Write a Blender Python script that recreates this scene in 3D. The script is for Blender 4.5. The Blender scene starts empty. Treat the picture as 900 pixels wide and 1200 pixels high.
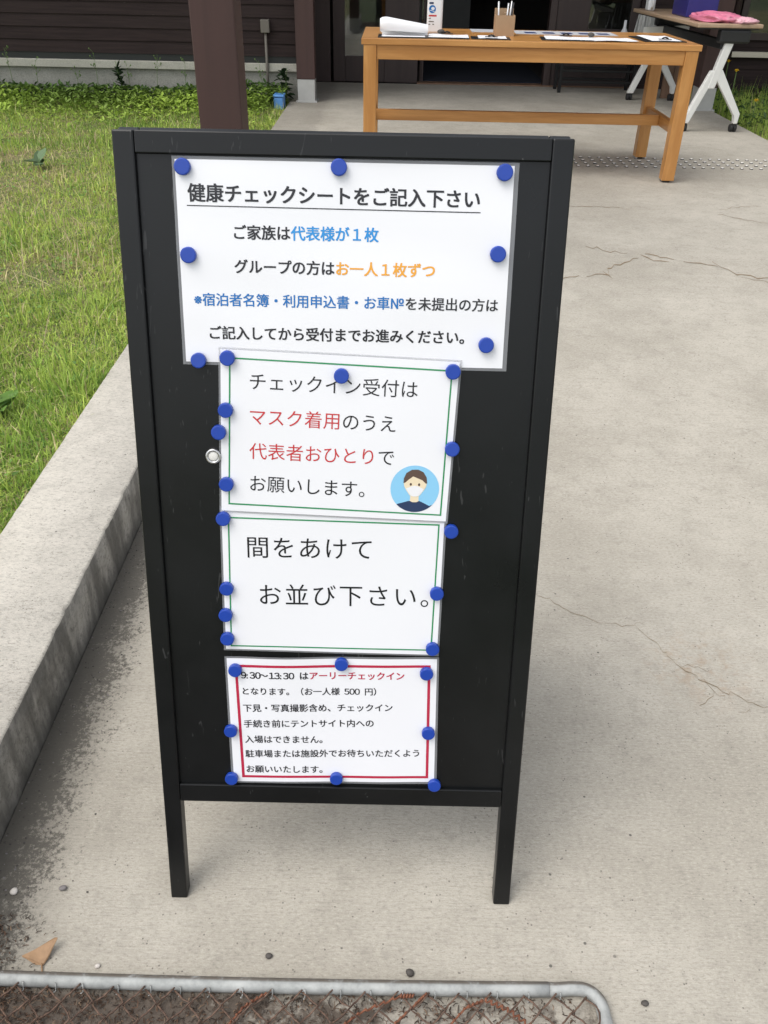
import bpy, bmesh, math, random
import numpy as np
from mathutils import Matrix, Vector
R = math.radians
rnd = random.Random(7)
rng = np.random.default_rng(11)
S = bpy.context.scene
C = S.collection

# ------------------------------------------------------------------ camera
PIT, ROLL, FPX = R(33.9), R(1.21), 990.0
F = Vector((0, math.cos(PIT), -math.sin(PIT)))
U0 = Vector((0, math.sin(PIT), math.cos(PIT)))
X0 = Vector((1, 0, 0))
CR = X0 * math.cos(ROLL) + U0 * math.sin(ROLL)
CU = -X0 * math.sin(ROLL) + U0 * math.cos(ROLL)
cd = bpy.data.cameras.new('camera')
cam = bpy.data.objects.new('camera', cd)
C.objects.link(cam)
cam.matrix_world = Matrix(((CR.x, CU.x, -F.x, 0), (CR.y, CU.y, -F.y, 0), (CR.z, CU.z, -F.z, 1.31), (0, 0, 0, 1)))
cd.sensor_fit = 'VERTICAL'
cd.sensor_height = 36.0
cd.lens = FPX / 1200 * 36.0
cd.clip_start, cd.clip_end = 0.02, 500
S.camera = cam

# ------------------------------------------------------------------ light
SUN_EL, SUN_AZ = R(62), R(238)          # azimuth clockwise from +Y: sun high, left and behind the camera
w = bpy.data.worlds.new('World')
S.world = w
w.use_nodes = True
nt = w.node_tree
bg = nt.nodes['Background']
sky = nt.nodes.new('ShaderNodeTexSky')
sky.sky_type = 'NISHITA'
sky.sun_disc = False
sky.sun_elevation = SUN_EL
sky.sun_rotation = SUN_AZ
sky.air_density, sky.dust_density, sky.ozone_density = 1.0, 3.0, 1.0
hs = nt.nodes.new('ShaderNodeHueSaturation')
hs.inputs['Saturation'].default_value = 0.25
nt.links.new(sky.outputs[0], hs.inputs['Color'])
nt.links.new(hs.outputs[0], bg.inputs['Color'])
bg.inputs['Strength'].default_value = 0.15
sd = bpy.data.lights.new('sun', 'SUN')
sd.energy = 0.5
sd.angle = R(40)
sd.color = (1.0, 0.95, 0.87)
sun = bpy.data.objects.new('sun', sd)
C.objects.link(sun)
sv = Vector((math.sin(SUN_AZ) * math.cos(SUN_EL), math.cos(SUN_AZ) * math.cos(SUN_EL), math.sin(SUN_EL)))
sun.rotation_euler = sv.to_track_quat('Z', 'Y').to_euler()
sun.location = sv * 30
S.view_settings.view_transform = 'Standard'
S.view_settings.look = 'None'
S.view_settings.exposure = 0.84
S.view_settings.gamma = 1.0
S.view_settings.use_curve_mapping = False
S.render.engine = 'CYCLES'
S.cycles.max_bounces = 6
S.cycles.diffuse_bounces = 4
S.cycles.glossy_bounces = 3
S.cycles.transmission_bounces = 4
S.cycles.transparent_max_bounces = 8
S.cycles.caustics_reflective = False
S.cycles.caustics_refractive = False
S.cycles.use_denoising = True

# ------------------------------------------------------------------ materials
def new_mat(name):
    m = bpy.data.materials.new(name)
    m.use_nodes = True
    n = m.node_tree
    return m, n, n.nodes['Principled BSDF']

class N:
    """small node-graph writer"""
    def __init__(s, nt): s.nt = nt
    def add(s, t, **kw):
        n = s.nt.nodes.new(t)
        for k, v in kw.items(): setattr(n, k, v)
        return n
    def link(s, a, b): s.nt.links.new(a, b)
    def val(s, sock, v):
        if isinstance(v, bpy.types.NodeSocket): s.link(v, sock)
        else: sock.default_value = v
    def pos(s): return s.add('ShaderNodeNewGeometry').outputs['Position']
    def objc(s): return s.add('ShaderNodeTexCoord').outputs['Object']
    def scale(s, vec, sc):
        n = s.add('ShaderNodeVectorMath', operation='MULTIPLY')
        s.link(vec, n.inputs[0]); n.inputs[1].default_value = sc
        return n.outputs[0]
    def noise(s, vec, sc, det=4, rough=.55, dist=0):
        n = s.add('ShaderNodeTexNoise')
        s.link(vec, n.inputs['Vector'])
        n.inputs['Scale'].default_value = sc
        n.inputs['Detail'].default_value = det
        n.inputs['Roughness'].default_value = rough
        n.inputs['Distortion'].default_value = dist
        return n.outputs['Fac']
    def voro(s, vec, sc, feat='F1'):
        n = s.add('ShaderNodeTexVoronoi', feature=feat)
        s.link(vec, n.inputs['Vector']); n.inputs['Scale'].default_value = sc
        return n.outputs['Distance']
    def mr(s, v, a, b, c=0., d=1., smooth=True):
        n = s.add('ShaderNodeMapRange')
        n.interpolation_type = 'SMOOTHSTEP' if smooth else 'LINEAR'
        s.link(v, n.inputs['Value'])
        for k, x in zip(('From Min', 'From Max', 'To Min', 'To Max'), (a, b, c, d)): n.inputs[k].default_value = x
        return n.outputs['Result']
    def math(s, op, a, b=0.):
        n = s.add('ShaderNodeMath', operation=op)
        s.val(n.inputs[0], a); s.val(n.inputs[1], b)
        return n.outputs[0]
    def mix(s, fac, a, b, mode='MIX'):
        n = s.add('ShaderNodeMix', data_type='RGBA', blend_type=mode)
        s.val(n.inputs[0], fac)
        for sock, v in ((n.inputs[6], a), (n.inputs[7], b)):
            if isinstance(v, tuple): v = (*v, 1) if len(v) == 3 else v
            s.val(sock, v)
        return n.outputs[2]
    def sep(s, vec):
        n = s.add('ShaderNodeSeparateXYZ'); s.link(vec, n.inputs[0]); return n.outputs
    def bump(s, h, strength, dist, bsdf):
        n = s.add('ShaderNodeBump')
        n.inputs['Strength'].default_value = strength
        n.inputs['Distance'].default_value = dist
        s.link(h, n.inputs['Height']); s.link(n.outputs[0], bsdf.inputs['Normal'])

def simple(name, col, rough=.5, var=.12, vs=30, metal=0., coat=0., coat_r=.15, spec=.5, alpha=1., bump=0.):
    m, t, b = new_mat(name)
    g = N(t)
    f = g.noise(g.objc(), vs, 3)
    lo = tuple(max(0, c * (1 - var)) for c in col)
    hi = tuple(min(1, c * (1 + var)) for c in col)
    g.link(g.mix(f, lo, hi), b.inputs['Base Color'])
    b.inputs['Roughness'].default_value = rough
    b.inputs['Metallic'].default_value = metal
    b.inputs['Coat Weight'].default_value = coat
    b.inputs['Coat Roughness'].default_value = coat_r
    b.inputs['Coat IOR'].default_value = 1.5
    b.inputs['Specular IOR Level'].default_value = spec
    b.inputs['Alpha'].default_value = alpha
    if bump: g.bump(f, bump, .002, b)
    return m

def mat_concrete(name, lo, hi, streak=True, dirt=True, dark=1.):
    m, t, b = new_mat(name)
    g = N(t)
    p = g.pos()
    big = g.noise(p, 1.6, 6, .62)
    mid = g.noise(p, 9, 5, .65)
    st = g.noise(g.scale(p, (7, 90, 30)), 1.0, 4, .6)
    st2 = g.noise(g.scale(p, (16, 420, 60)), 1.0, 2, .6)
    fine = g.noise(p, 420, 2, .7)
    gr = g.noise(g.scale(p, (110, 230, 170)), 1.0, 4, .8)
    blot = g.noise(p, 22, 5, .75)
    col = g.mix(g.mr(big, .36, .62), tuple(c * .97 for c in lo), hi)
    col = g.mix(g.mr(mid, .35, .75, 0, .5), col, tuple(c * .86 for c in lo))
    if streak:
        col = g.mix(g.mr(st, .55, .8, 0, .28), col, tuple(c * .62 for c in lo))
        col = g.mix(g.mr(st2, .5, .75, 0, .30), col, tuple(c * .62 for c in lo))
    col = g.mix(g.mr(fine, .55, .75, 0, .35), col, tuple(c * .55 for c in lo))
    col = g.mix(g.mr(gr, .50, .66, 0, .62 if not streak else .40), col, tuple(c * .42 for c in lo))
    col = g.mix(g.mr(gr, .47, .33, 0, .4), col, tuple(min(1, c * 1.25) for c in hi))
    col = g.mix(g.mr(blot, .52, .70, 0, .34), col, tuple(c * .6 for c in lo))
    pit = g.math('MULTIPLY', g.mr(g.voro(p, 105), .10, .20, 1, 0), g.mr(g.noise(p, 24, 2), .50, .62))
    col = g.mix(g.math('MULTIPLY', pit, .75), col, (.09, .08, .07))
    pit2 = g.math('MULTIPLY', g.mr(g.voro(p, 24), .05, .075, 1, 0), g.mr(g.noise(p, 5.3, 2), .46, .56))
    col = g.mix(g.math('MULTIPLY', pit2, .8), col, (.07, .065, .06))
    if dirt:
        x, y, z = g.sep(p)
        near = g.mr(y, 1.3, 3.2, 1, .35)
        d = g.mr(x, -.66, -.46, 1.05, 0, False)
        nn = g.noise(p, 11, 6, .75)
        k = g.math('ADD', d, g.math('MULTIPLY', g.math('SUBTRACT', nn, .5), 1.0))
        k = g.mr(g.math('ADD', k, g.math('MULTIPLY', g.math('SUBTRACT', g.noise(p, 95, 4, .85), .5), 1.7)), .40, .74, 0, .88)
        k = g.math('MAXIMUM', k, g.mr(g.math('ADD', x, g.math('MULTIPLY', nn, .10)), -.62, -.44, .62, 0))
        k = g.math('MULTIPLY', k, near)
        k = g.math('MULTIPLY', k, g.mr(x, -.42, -.36, 1, 0))
        col = g.mix(k, col, (.085, .078, .066))
        # earth under the wire panel
        e = g.math('MULTIPLY', g.mr(y, .665, .635), g.mr(x, .36, .33))
        e = g.math('MULTIPLY', e, g.mr(g.math('ADD', g.noise(p, 20, 5, .75), g.mr(x, -.6, .35, .28, -.10)), .42, .62, .12, .9))
        col = g.mix(e, col, (.075, .055, .042))
        # rusty tint round the crack
        v = g.add('ShaderNodeVectorMath', operation='DISTANCE')
        g.link(p, v.inputs[0]); v.inputs[1].default_value = (.70, 1.36, 0)
        rk = g.math('MULTIPLY', g.mr(v.outputs['Value'], .02, .17, 1, 0), g.mr(g.noise(p, 26, 5, .7), .45, .66))
        col = g.mix(g.math('MULTIPLY', rk, .5), col, (.33, .235, .15))
    g.link(col, b.inputs['Base Color'])
    b.inputs['Roughness'].default_value = .86
    b.inputs['Specular IOR Level'].default_value = .3
    h = g.math('ADD', g.math('ADD', g.math('MULTIPLY', st2, .5), fine), g.math('MULTIPLY', gr, .8))
    g.bump(h, .4, .002, b)
    return m

def mat_kerb_face():
    m, t, b = new_mat('weathered_shaded_kerb_face')
    g = N(t); p = g.pos()
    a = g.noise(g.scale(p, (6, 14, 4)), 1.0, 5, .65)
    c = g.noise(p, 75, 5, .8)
    col = g.mix(g.mr(a, .36, .66), (.15, .142, .125), (.39, .37, .33))  # darker than the kerb top: weathering plus shade painted into the colour
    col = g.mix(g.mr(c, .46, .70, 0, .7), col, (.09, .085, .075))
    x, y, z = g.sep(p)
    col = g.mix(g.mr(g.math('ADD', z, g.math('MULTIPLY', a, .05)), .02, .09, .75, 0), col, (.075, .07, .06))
    g.link(col, b.inputs['Base Color'])
    b.inputs['Roughness'].default_value = .9
    g.bump(c, .5, .003, b)
    return m

def mat_wood(name, lo, hi, axis='X', rough=.45, sc=1., coat=0.):
    m, t, b = new_mat(name)
    g = N(t)
    s = {'X': (1.2, 16, 16), 'Y': (16, 1.2, 16), 'Z': (16, 16, 1.2)}[axis]
    p = g.objc()
    oi = g.add('ShaderNodeObjectInfo')
    ad = g.add('ShaderNodeVectorMath', operation='ADD')
    g.link(g.scale(p, tuple(v * sc for v in s)), ad.inputs[0]); g.link(oi.outputs['Random'], ad.inputs[1])
    a = g.noise(ad.outputs[0], 1.0, 5, .6, .6)
    f = g.noise(g.scale(ad.outputs[0], (3, 3, 3)), 2.0, 3, .6)
    col = g.mix(g.mr(a, .3, .7), lo, hi)
    col = g.mix(g.mr(f, .5, .8, 0, .35), col, tuple(c * .7 for c in lo))
    g.link(col, b.inputs['Base Color'])
    b.inputs['Roughness'].default_value = rough
    b.inputs['Coat Weight'].default_value = coat
    g.bump(f, .12, .001, b)
    return m

def mat_blackpaint():
    m, t, b = new_mat('black_satin_paint')
    g = N(t); p = g.objc()
    a = g.noise(p, 14, 4)
    s = g.noise(g.scale(p, (260, 6, 260)), 1.0, 3, .6)
    col = g.mix(a, (.004, .0046, .005), (.0065, .0072, .0076))
    sp = g.math('MULTIPLY', g.mr(g.voro(p, 46), .03, .055, 1, 0), g.mr(g.noise(p, 9, 2), .58, .66))
    col = g.mix(g.math('MULTIPLY', sp, .55), col, (.22, .22, .21))
    sc = g.math('MULTIPLY', g.mr(g.noise(g.scale(p, (120, 18, 20)), 1., 2, .4, 1.5), .70, .74), .25)
    col = g.mix(sc, col, (.12, .12, .12))
    g.link(col, b.inputs['Base Color'])
    b.inputs['Specular IOR Level'].default_value = .36
    g.link(g.mr(g.noise(p, 7, 4), .3, .7, .27, .38), b.inputs['Roughness'])
    g.bump(s, .05, .001, b)
    return m

def mat_attr(name, rough=.6, trans=.0):
    """plant material: each leaf or blade has its own colour"""
    m, t, b = new_mat(name)
    g = N(t)
    at = g.add('ShaderNodeAttribute', attribute_name='Col')
    g.link(at.outputs['Color'], b.inputs['Base Color'])
    b.inputs['Roughness'].default_value = rough
    b.inputs['Specular IOR Level'].default_value = .25
    if trans:
        tr = g.add('ShaderNodeBsdfTranslucent')
        g.link(at.outputs['Color'], tr.inputs['Color'])
        mx = g.add('ShaderNodeMixShader'); mx.inputs[0].default_value = trans
        g.link(b.outputs[0], mx.inputs[1]); g.link(tr.outputs[0], mx.inputs[2])
        g.link(mx.outputs[0], t.nodes['Material Output'].inputs['Surface'])
    return m

def mat_lawn_soil():
    m, t, b = new_mat('lawn_thatch')
    g = N(t); p = g.pos()
    a = g.noise(p, 3.2, 5, .65)
    f = g.noise(p, 70, 4, .7)
    col = g.mix(g.mr(a, .35, .65), (.17, .20, .065), (.29, .24, .12))
    col = g.mix(g.mr(f, .4, .7), col, (.045, .05, .02))
    g.link(col, b.inputs['Base Color']); b.inputs['Roughness'].default_value = .95
    g.bump(f, .6, .02, b)
    return m

def mat_glass():
    m, t, b = new_mat('window_glass')
    g = N(t)
    tr = g.add('ShaderNodeBsdfTransparent'); tr.inputs[0].default_value = (.82, .86, .84, 1)
    gl = g.add('ShaderNodeBsdfGlossy'); gl.inputs['Roughness'].default_value = .03
    fr = g.add('ShaderNodeFresnel'); fr.inputs[0].default_value = 1.6
    k = g.math('ADD', fr.outputs[0], .06)
    mx = g.add('ShaderNodeMixShader')
    g.link(k, mx.inputs[0]); g.link(tr.outputs[0], mx.inputs[1]); g.link(gl.outputs[0], mx.inputs[2])
    g.link(mx.outputs[0], t.nodes['Material Output'].inputs['Surface'])
    return m

def mat_rust(name, lo, hi):
    m, t, b = new_mat(name)
    g = N(t); p = g.pos()
    a = g.noise(p, 90, 5, .7)
    g.link(g.mix(g.mr(a, .35, .65), lo, hi), b.inputs['Base Color'])
    b.inputs['Roughness'].default_value = .75; b.inputs['Metallic'].default_value = .25
    g.bump(a, .4, .001, b)
    return m

def mat_galv():
    m, t, b = new_mat('galvanised_steel')
    g = N(t); p = g.pos()
    a = g.noise(p, 24, 5, .7)
    col = g.mix(g.mr(a, .3, .7), (.28, .29, .28), (.44, .45, .435))
    x, y, z = g.sep(p)
    # dried mud on the far, upper flank of the tube
    nrm = g.add('ShaderNodeNewGeometry').outputs['Normal']
    ny = g.sep(nrm)[1]
    k = g.math('MULTIPLY', g.mr(ny, -.05, .35), g.mr(g.noise(p, 60, 4, .7), .25, .5))
    col = g.mix(g.math('MULTIPLY', k, .8), col, (.12, .095, .07))
    g.link(col, b.inputs['Base Color'])
    b.inputs['Metallic'].default_value = .3
    b.inputs['Roughness'].default_value = .68; b.inputs['Specular IOR Level'].default_value = .3
    g.bump(a, .3, .001, b)
    return m

def mat_siding():
    m, t, b = new_mat('dark_brown_siding')
    g = N(t); p = g.pos()
    x, y, z = g.sep(p)
    row = g.math('FLOOR', g.math('DIVIDE', g.math('SUBTRACT', z, .483), .097))
    wn = g.add('ShaderNodeTexWhiteNoise', noise_dimensions='1D'); g.link(row, wn.inputs['W'])
    a = g.noise(g.scale(p, (2.5, 20, 60)), 1.0, 5, .65)
    col = g.mix(g.mr(a, .3, .7), (.018, .0108, .0103), (.033, .021, .0195))
    col = g.mix(g.math('MULTIPLY', wn.outputs['Value'], .35), col, (.034, .0235, .022))
    k = g.math('MULTIPLY', g.mr(g.noise(g.scale(p, (5, 5, 14)), 1., 4, .8), .70, .74), .35)
    col = g.mix(k, col, (.16, .14, .12))
    g.link(col, b.inputs['Base Color']); b.inputs['Roughness'].default_value = .7; b.inputs['Specular IOR Level'].default_value = .2
    g.bump(a, .25, .003, b)
    return m

M = dict(
    concrete=mat_concrete('walkway_concrete', (.388, .358, .300), (.470, .437, .372)),
    kerb=mat_concrete('kerb_top_concrete', (.44, .412, .36), (.54, .508, .445), streak=False, dirt=False),
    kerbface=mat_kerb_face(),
    foundation=mat_concrete('foundation_concrete', (.26, .26, .225), (.33, .325, .285), streak=False, dirt=False),
    ledge=mat_concrete('ledge_render', (.42, .41, .35), (.48, .465, .40), streak=False, dirt=False),
    black=mat_blackpaint(),
    siding=mat_siding(),
    post=mat_wood('dark_brown_post', (.045, .021, .018), (.062, .029, .025), 'Z', .6, .5),
    brown=mat_wood('dark_brown_joinery', (.036, .023, .021), (.05, .032, .029), 'Z', .5, .5),
    oakx=mat_wood('honey_oak_long', (.40, .175, .043), (.57, .285, .088), 'X', .4, 1, .15),
    oaky=mat_wood('honey_oak_cross', (.40, .175, .043), (.57, .285, .088), 'Y', .4, 1, .15),
    oakz=mat_wood('honey_oak_leg', (.42, .185, .046), (.58, .295, .092), 'Z', .4, 1, .15),
    ply=mat_wood('pale_wood_top', (.36, .25, .165), (.43, .31, .21), 'Y', .5),
    barewood=mat_wood('bare_brown_wood', (.16, .09, .055), (.24, .14, .085), 'Z', .6),
    paper=simple('laminated_paper', (.82, .825, .85), .35, .015, 3, coat=.9, coat_r=.14, spec=.05),
    plainpaper=simple('plain_paper', (.82, .82, .83), .7, .02, 6),
    film=simple('laminate_film', (.42, .43, .45), .3, .1, 8, coat=.6, coat_r=.15, alpha=.45),
    ink=simple('black_ink', (.016, .016, .019), .4, .05, 8, coat=.9, coat_r=.14, spec=.05),
    inksky=simple('light_blue_ink', (.02, .27, .66), .4, .05, 8, coat=.9, coat_r=.14, spec=.05),
    inkorange=simple('orange_ink', (.80, .36, .03), .4, .05, 8, coat=.9, coat_r=.14, spec=.05),
    inkblue=simple('blue_ink', (.008, .15, .45), .4, .05, 8, coat=.9, coat_r=.14, spec=.05),
    inkred=simple('red_ink', (.55, .045, .05), .4, .05, 8, coat=.9, coat_r=.14, spec=.05),
    inkcrimson=simple('crimson_ink', (.47, .025, .065), .4, .05, 8, coat=.9, coat_r=.14, spec=.05),
    inkgreen=simple('green_ink', (.03, .26, .10), .4, .05, 8, coat=.9, coat_r=.14, spec=.05),
    icsky=simple('icon_sky_blue', (.25, .57, .82), .4, .02, 8, coat=.4),
    icskin=simple('icon_skin', (.80, .68, .48), .4, .02, 8, coat=.4),
    ichair=simple('icon_hair_brown', (.10, .06, .045), .4, .02, 8, coat=.4),
    icnavy=simple('icon_navy', (.015, .035, .10), .4, .02, 8, coat=.4),
    icwhite=simple('icon_white', (.80, .80, .82), .4, .02, 8, coat=.4),
    magnet=simple('blue_magnet_plastic', (.008, .05, .36), .40, .15, 60, coat=.15, coat_r=.3),
    magnetw=simple('white_magnet_plastic', (.72, .71, .67), .4, .05, 60),
    chrome=simple('plain_metal', (.6, .6, .6), .3, .1, 40, metal=.9),
    galv=mat_galv(),
    rust=mat_rust('rusty_wire', (.075, .045, .032), (.19, .12, .085)),
    rustred=mat_rust('rusty_red_wire', (.15, .055, .03), (.27, .11, .06)),
    debris=mat_attr('dry_litter', .9),
    grass=mat_attr('grass_blade', .55, .30),
    leafm=mat_attr('weed_leaf', .5, .25),
    soil=mat_lawn_soil(),
    whitemetal=simple('white_powder_coat', (.74, .74, .71), .4, .04, 20),
    blackplastic=simple('black_plastic', (.016, .016, .017), .45, .2, 40),
    rubber=simple('black_rubber', (.02, .02, .02), .7, .2, 40),
    metalbase=simple('post_shoe_metal', (.45, .45, .43), .55, .15, 14, metal=.3),
    clipblack=simple('clipboard_black', (.014, .014, .016), .4, .2, 20),
    kraft=simple('kraft_card', (.40, .27, .16), .75, .08, 30),
    greyprint=simple('grey_printed_sheet', (.52, .53, .55), .5, .06, 60),
    blueprint=simple('dark_blue_print', (.03, .045, .15), .5, .2, 60),
    stonec=simple('dark_stone', (.07, .062, .055), .7, .3, 60, bump=.3),
    stonew=simple('pale_stone', (.62, .58, .53), .75, .12, 60, bump=.3),
    stoneg=simple('grey_stone', (.20, .185, .18), .75, .2, 60, bump=.3),
    leafdry=simple('dry_leaf_tan', (.33, .20, .105), .65, .3, 110, bump=.4),
    bottle=simple('white_bottle_plastic', (.78, .79, .80), .3, .03, 20),
    bluebox=simple('deep_blue_plastic', (.022, .02, .16), .4, .15, 20),
    pink=simple('pink_plastic_film', (.66, .20, .31), .3, .3, 30, coat=.4),
    pinkpale=simple('pale_pink_film', (.80, .45, .52), .35, .15, 40, coat=.4),
    binblue=simple('pale_blue_plastic', (.10, .27, .60), .45, .12, 20),
    clearbag=simple('clear_plastic_film', (.62, .63, .61), .25, .25, 16, coat=.4, alpha=.62),
    whitebag=simple('white_plastic_film', (.72, .73, .72), .4, .12, 16),
    navymat=simple('navy_door_mat', (.010, .014, .026), .95, .4, 120, bump=.5),
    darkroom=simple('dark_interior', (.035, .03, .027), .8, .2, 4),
    greycounter=simple('grey_counter', (.16, .165, .16), .6, .15, 6),
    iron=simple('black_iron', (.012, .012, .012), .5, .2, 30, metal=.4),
    boxgrey=simple('grey_brown_box', (.14, .125, .105), .55, .1, 30),
    flash=simple('black_flashing', (.012, .014, .014), .5, .1, 20),
    cream=simple('cream_sill', (.62, .57, .46), .5, .06, 20),
    glass=mat_glass(),
    crack=simple('crack_earth', (.21, .15, .09), .95, .35, 60),
    groundfar=simple('far_grass_ground', (.07, .09, .035), .95, .3, 3),
    roof=simple('roof_boards', (.10, .075, .06), .7, .15, 3),
    stud=simple('steel_stud', (.78, .76, .70), .25, .1, 40, metal=.3),
    yellow=simple('dandelion_yellow', (.80, .55, .02), .6, .15, 200),
    stem=simple('green_stem', (.10, .17, .04), .6, .2, 60),
)

# ------------------------------------------------------------------ mesh helpers
class B:
    """collects shapes in one bmesh and links them as ONE mesh object"""
    def __init__(s): s.bm = bmesh.new()
    def box(s, x0, x1, y0, y1, z0, z1, bev=0., mi=0, mat=None, seg=2):
        bm = bmesh.new()
        vs = [bm.verts.new(p) for p in ((x0,y0,z0),(x1,y0,z0),(x1,y1,z0),(x0,y1,z0),(x0,y0,z1),(x1,y0,z1),(x1,y1,z1),(x0,y1,z1))]
        for f in ((3,2,1,0),(4,5,6,7),(0,1,5,4),(1,2,6,5),(2,3,7,6),(3,0,4,7)): bm.faces.new([vs[i] for i in f])
        if bev: bmesh.ops.bevel(bm, geom=bm.edges[:], offset=bev, segments=seg, affect='EDGES', profile=.5)
        s._merge(bm, mi, mat)
        return s
    def _merge(s, bm, mi=0, mat=None, smooth=False):
        if mat is not None: bmesh.ops.transform(bm, matrix=mat, verts=bm.verts[:])
        mp = {v: s.bm.verts.new(v.co) for v in bm.verts}
        for f in bm.faces:
            try:
                g = s.bm.faces.new([mp[v] for v in f.verts]); g.material_index = mi; g.smooth = smooth or f.smooth
            except ValueError: pass
        bm.free()
    def tube(s, pts, r, n=10, mi=0, cap=True, closed=False):
        pts = [Vector(p) for p in pts]
        rr = r if isinstance(r, (list, tuple)) else [r] * len(pts)
        rings = []; up = None; L = len(pts)
        for i, p in enumerate(pts):
            if closed: d = (pts[(i + 1) % L] - pts[i - 1]).normalized()
            else: d = (pts[min(i + 1, L - 1)] - pts[max(i - 1, 0)]).normalized()
            if up is None:
                up = Vector((0, 0, 1)) if abs(d.z) < .9 else Vector((1, 0, 0))
            a = d.cross(up).normalized(); up = a.cross(d).normalized()
            rings.append([s.bm.verts.new(p + (a * math.cos(2*math.pi*k/n) + up * math.sin(2*math.pi*k/n)) * rr[i]) for k in range(n)])
        rng_ = range(L) if closed else range(L - 1)
        for i in rng_:
            A, Bq = rings[i], rings[(i + 1) % L]
            for k in range(n):
                f = s.bm.faces.new((A[k], A[(k+1)%n], Bq[(k+1)%n], Bq[k])); f.smooth = True; f.material_index = mi
        if cap and not closed:
            for rg in (rings[0][::-1], rings[-1]):
                f = s.bm.faces.new(rg); f.material_index = mi
        return s
    def lathe(s, prof, n=24, c=(0,0,0), mi=0, smooth=True):
        """prof: list of (r, z)"""
        rings = []
        for r, z in prof:
            if r < 1e-6: rings.append([s.bm.verts.new((c[0], c[1], c[2] + z))])
            else: rings.append([s.bm.verts.new((c[0]+r*math.cos(2*math.pi*k/n), c[1]+r*math.sin(2*math.pi*k/n), c[2]+z)) for k in range(n)])
        for A, Bq in zip(rings, rings[1:]):
            for k in range(n):
                a0, a1 = A[k % len(A)], A[(k+1) % len(A)]
                b0, b1 = Bq[k % len(Bq)], Bq[(k+1) % len(Bq)]
                q = []
                for v in (a0, a1, b1, b0):
                    if v not in q: q.append(v)
                if len(q) >= 3:
                    f = s.bm.faces.new(q); f.smooth = smooth; f.material_index = mi
        return s
    def prism(s, pts, d, mat=None, mi=0, bev=0.):
        """outline (x, y) extruded 0..d along z, then moved by mat"""
        bm = bmesh.new()
        lo = [bm.verts.new((x, y, 0)) for x, y in pts]; hi = [bm.verts.new((x, y, d)) for x, y in pts]
        bm.faces.new(lo[::-1]); bm.faces.new(hi); n = len(pts)
        for i in range(n): bm.faces.new((lo[i], lo[(i+1)%n], hi[(i+1)%n], hi[i]))
        if bev: bmesh.ops.bevel(bm, geom=bm.edges[:], offset=bev, segments=2, affect='EDGES', profile=.5)
        s._merge(bm, mi, mat)
        return s
    def grid(s, fn, nu, nv, mi=0, smooth=True):
        V = [[s.bm.verts.new(fn(i / nu, j / nv)) for i in range(nu + 1)] for j in range(nv + 1)]
        for j in range(nv):
            for i in range(nu):
                f = s.bm.faces.new((V[j][i], V[j][i+1], V[j+1][i+1], V[j+1][i])); f.smooth = smooth; f.material_index = mi
        return s
    def poly(s, pts, mi=0):
        f = s.bm.faces.new([s.bm.verts.new(p) for p in pts]); f.material_index = mi
        return s
    def blob(s, c, r, seed=0, amp=.25, sub=2, mi=0):
        bm = bmesh.new()
        bmesh.ops.create_icosphere(bm, subdivisions=sub, radius=1)
        q = random.Random(seed)
        a = [Vector((q.uniform(-1,1), q.uniform(-1,1), q.uniform(-1,1))).normalized() for _ in range(7)]
        for v in bm.verts:
            k = 1 + amp * sum(max(0, v.co.dot(d)) ** 3 * (1 if i % 2 else -1) for i, d in enumerate(a)) * .6
            v.co = Vector((v.co.x * r[0], v.co.y * r[1], v.co.z * r[2])) * k + Vector(c)
        s._merge(bm, mi, None, True)
        return s
    def build(s, name, mats, parent=None, recalc=False):
        me = bpy.data.meshes.new(name)
        if recalc: bmesh.ops.recalc_face_normals(s.bm, faces=s.bm.faces[:])
        s.bm.to_mesh(me); s.bm.free()
        for m in (mats if isinstance(mats, (list, tuple)) else [mats]): me.materials.append(m)
        o = bpy.data.objects.new(name, me)
        C.objects.link(o)
        if parent is not None:
            off = Vector((0, 0, 0)); q = parent; loc = False
            while q is not None: off += q.location; loc = loc or q.get('_local', 0); q = q.parent
            if not loc: me.transform(Matrix.Translation(-off))       # shapes were given in world coordinates
            o.parent = parent
        return o

LOCAL = []
def thing(name, label, cat, loc=(0, 0, 0), group=None, local=False):
    o = bpy.data.objects.new(name, None)
    C.objects.link(o)
    o.empty_display_size = .05
    o.location = loc
    tag(o, label, cat, group)
    if local: o['_local'] = 1; LOCAL.append(o)
    return o
def tag(o, label, cat, group=None):
    o['label'] = label; o['category'] = cat
    if group: o['group'] = group
    return o
def struct(o): o['kind'] = 'structure'; return o
def dup(root, loc=None, label=None, rotz=None):
    r = root.copy(); C.objects.link(r)
    if loc is not None: r.location = loc
    if rotz is not None: r.rotation_euler = (0, 0, rotz)
    if label: r['label'] = label
    for ch in list(root.children):
        c = ch.copy(); C.objects.link(c); c.parent = r
        for gch in list(ch.children):
            d = gch.copy(); C.objects.link(d); d.parent = c
    return r
def linkmesh(name, verts, loops, starts, totals, cols, mat):
    me = bpy.data.meshes.new(name)
    fl = loops.astype(np.int32).ravel()
    ends = np.append(starts[1:], len(fl))
    fl = fl.tolist()
    me.from_pydata(verts.tolist(), [], [fl[i:j] for i, j in zip(starts.tolist(), ends.tolist())])
    at = me.color_attributes.new('Col', 'FLOAT_COLOR', 'POINT')
    c4 = np.concatenate([cols, np.ones((len(cols), 1))], 1).astype(np.float32)
    at.data.foreach_set('color', c4.ravel())
    me.materials.append(mat)
    o = bpy.data.objects.new(name, me); C.objects.link(o)
    return o

def ramp(y):      # the walkway climbs gently from the path to the porch floor
    t = min(1, max(0, (y - 1.9) / 2.4))
    return .15 * t * t * (3 - 2 * t)
FZ = .15          # porch floor

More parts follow.
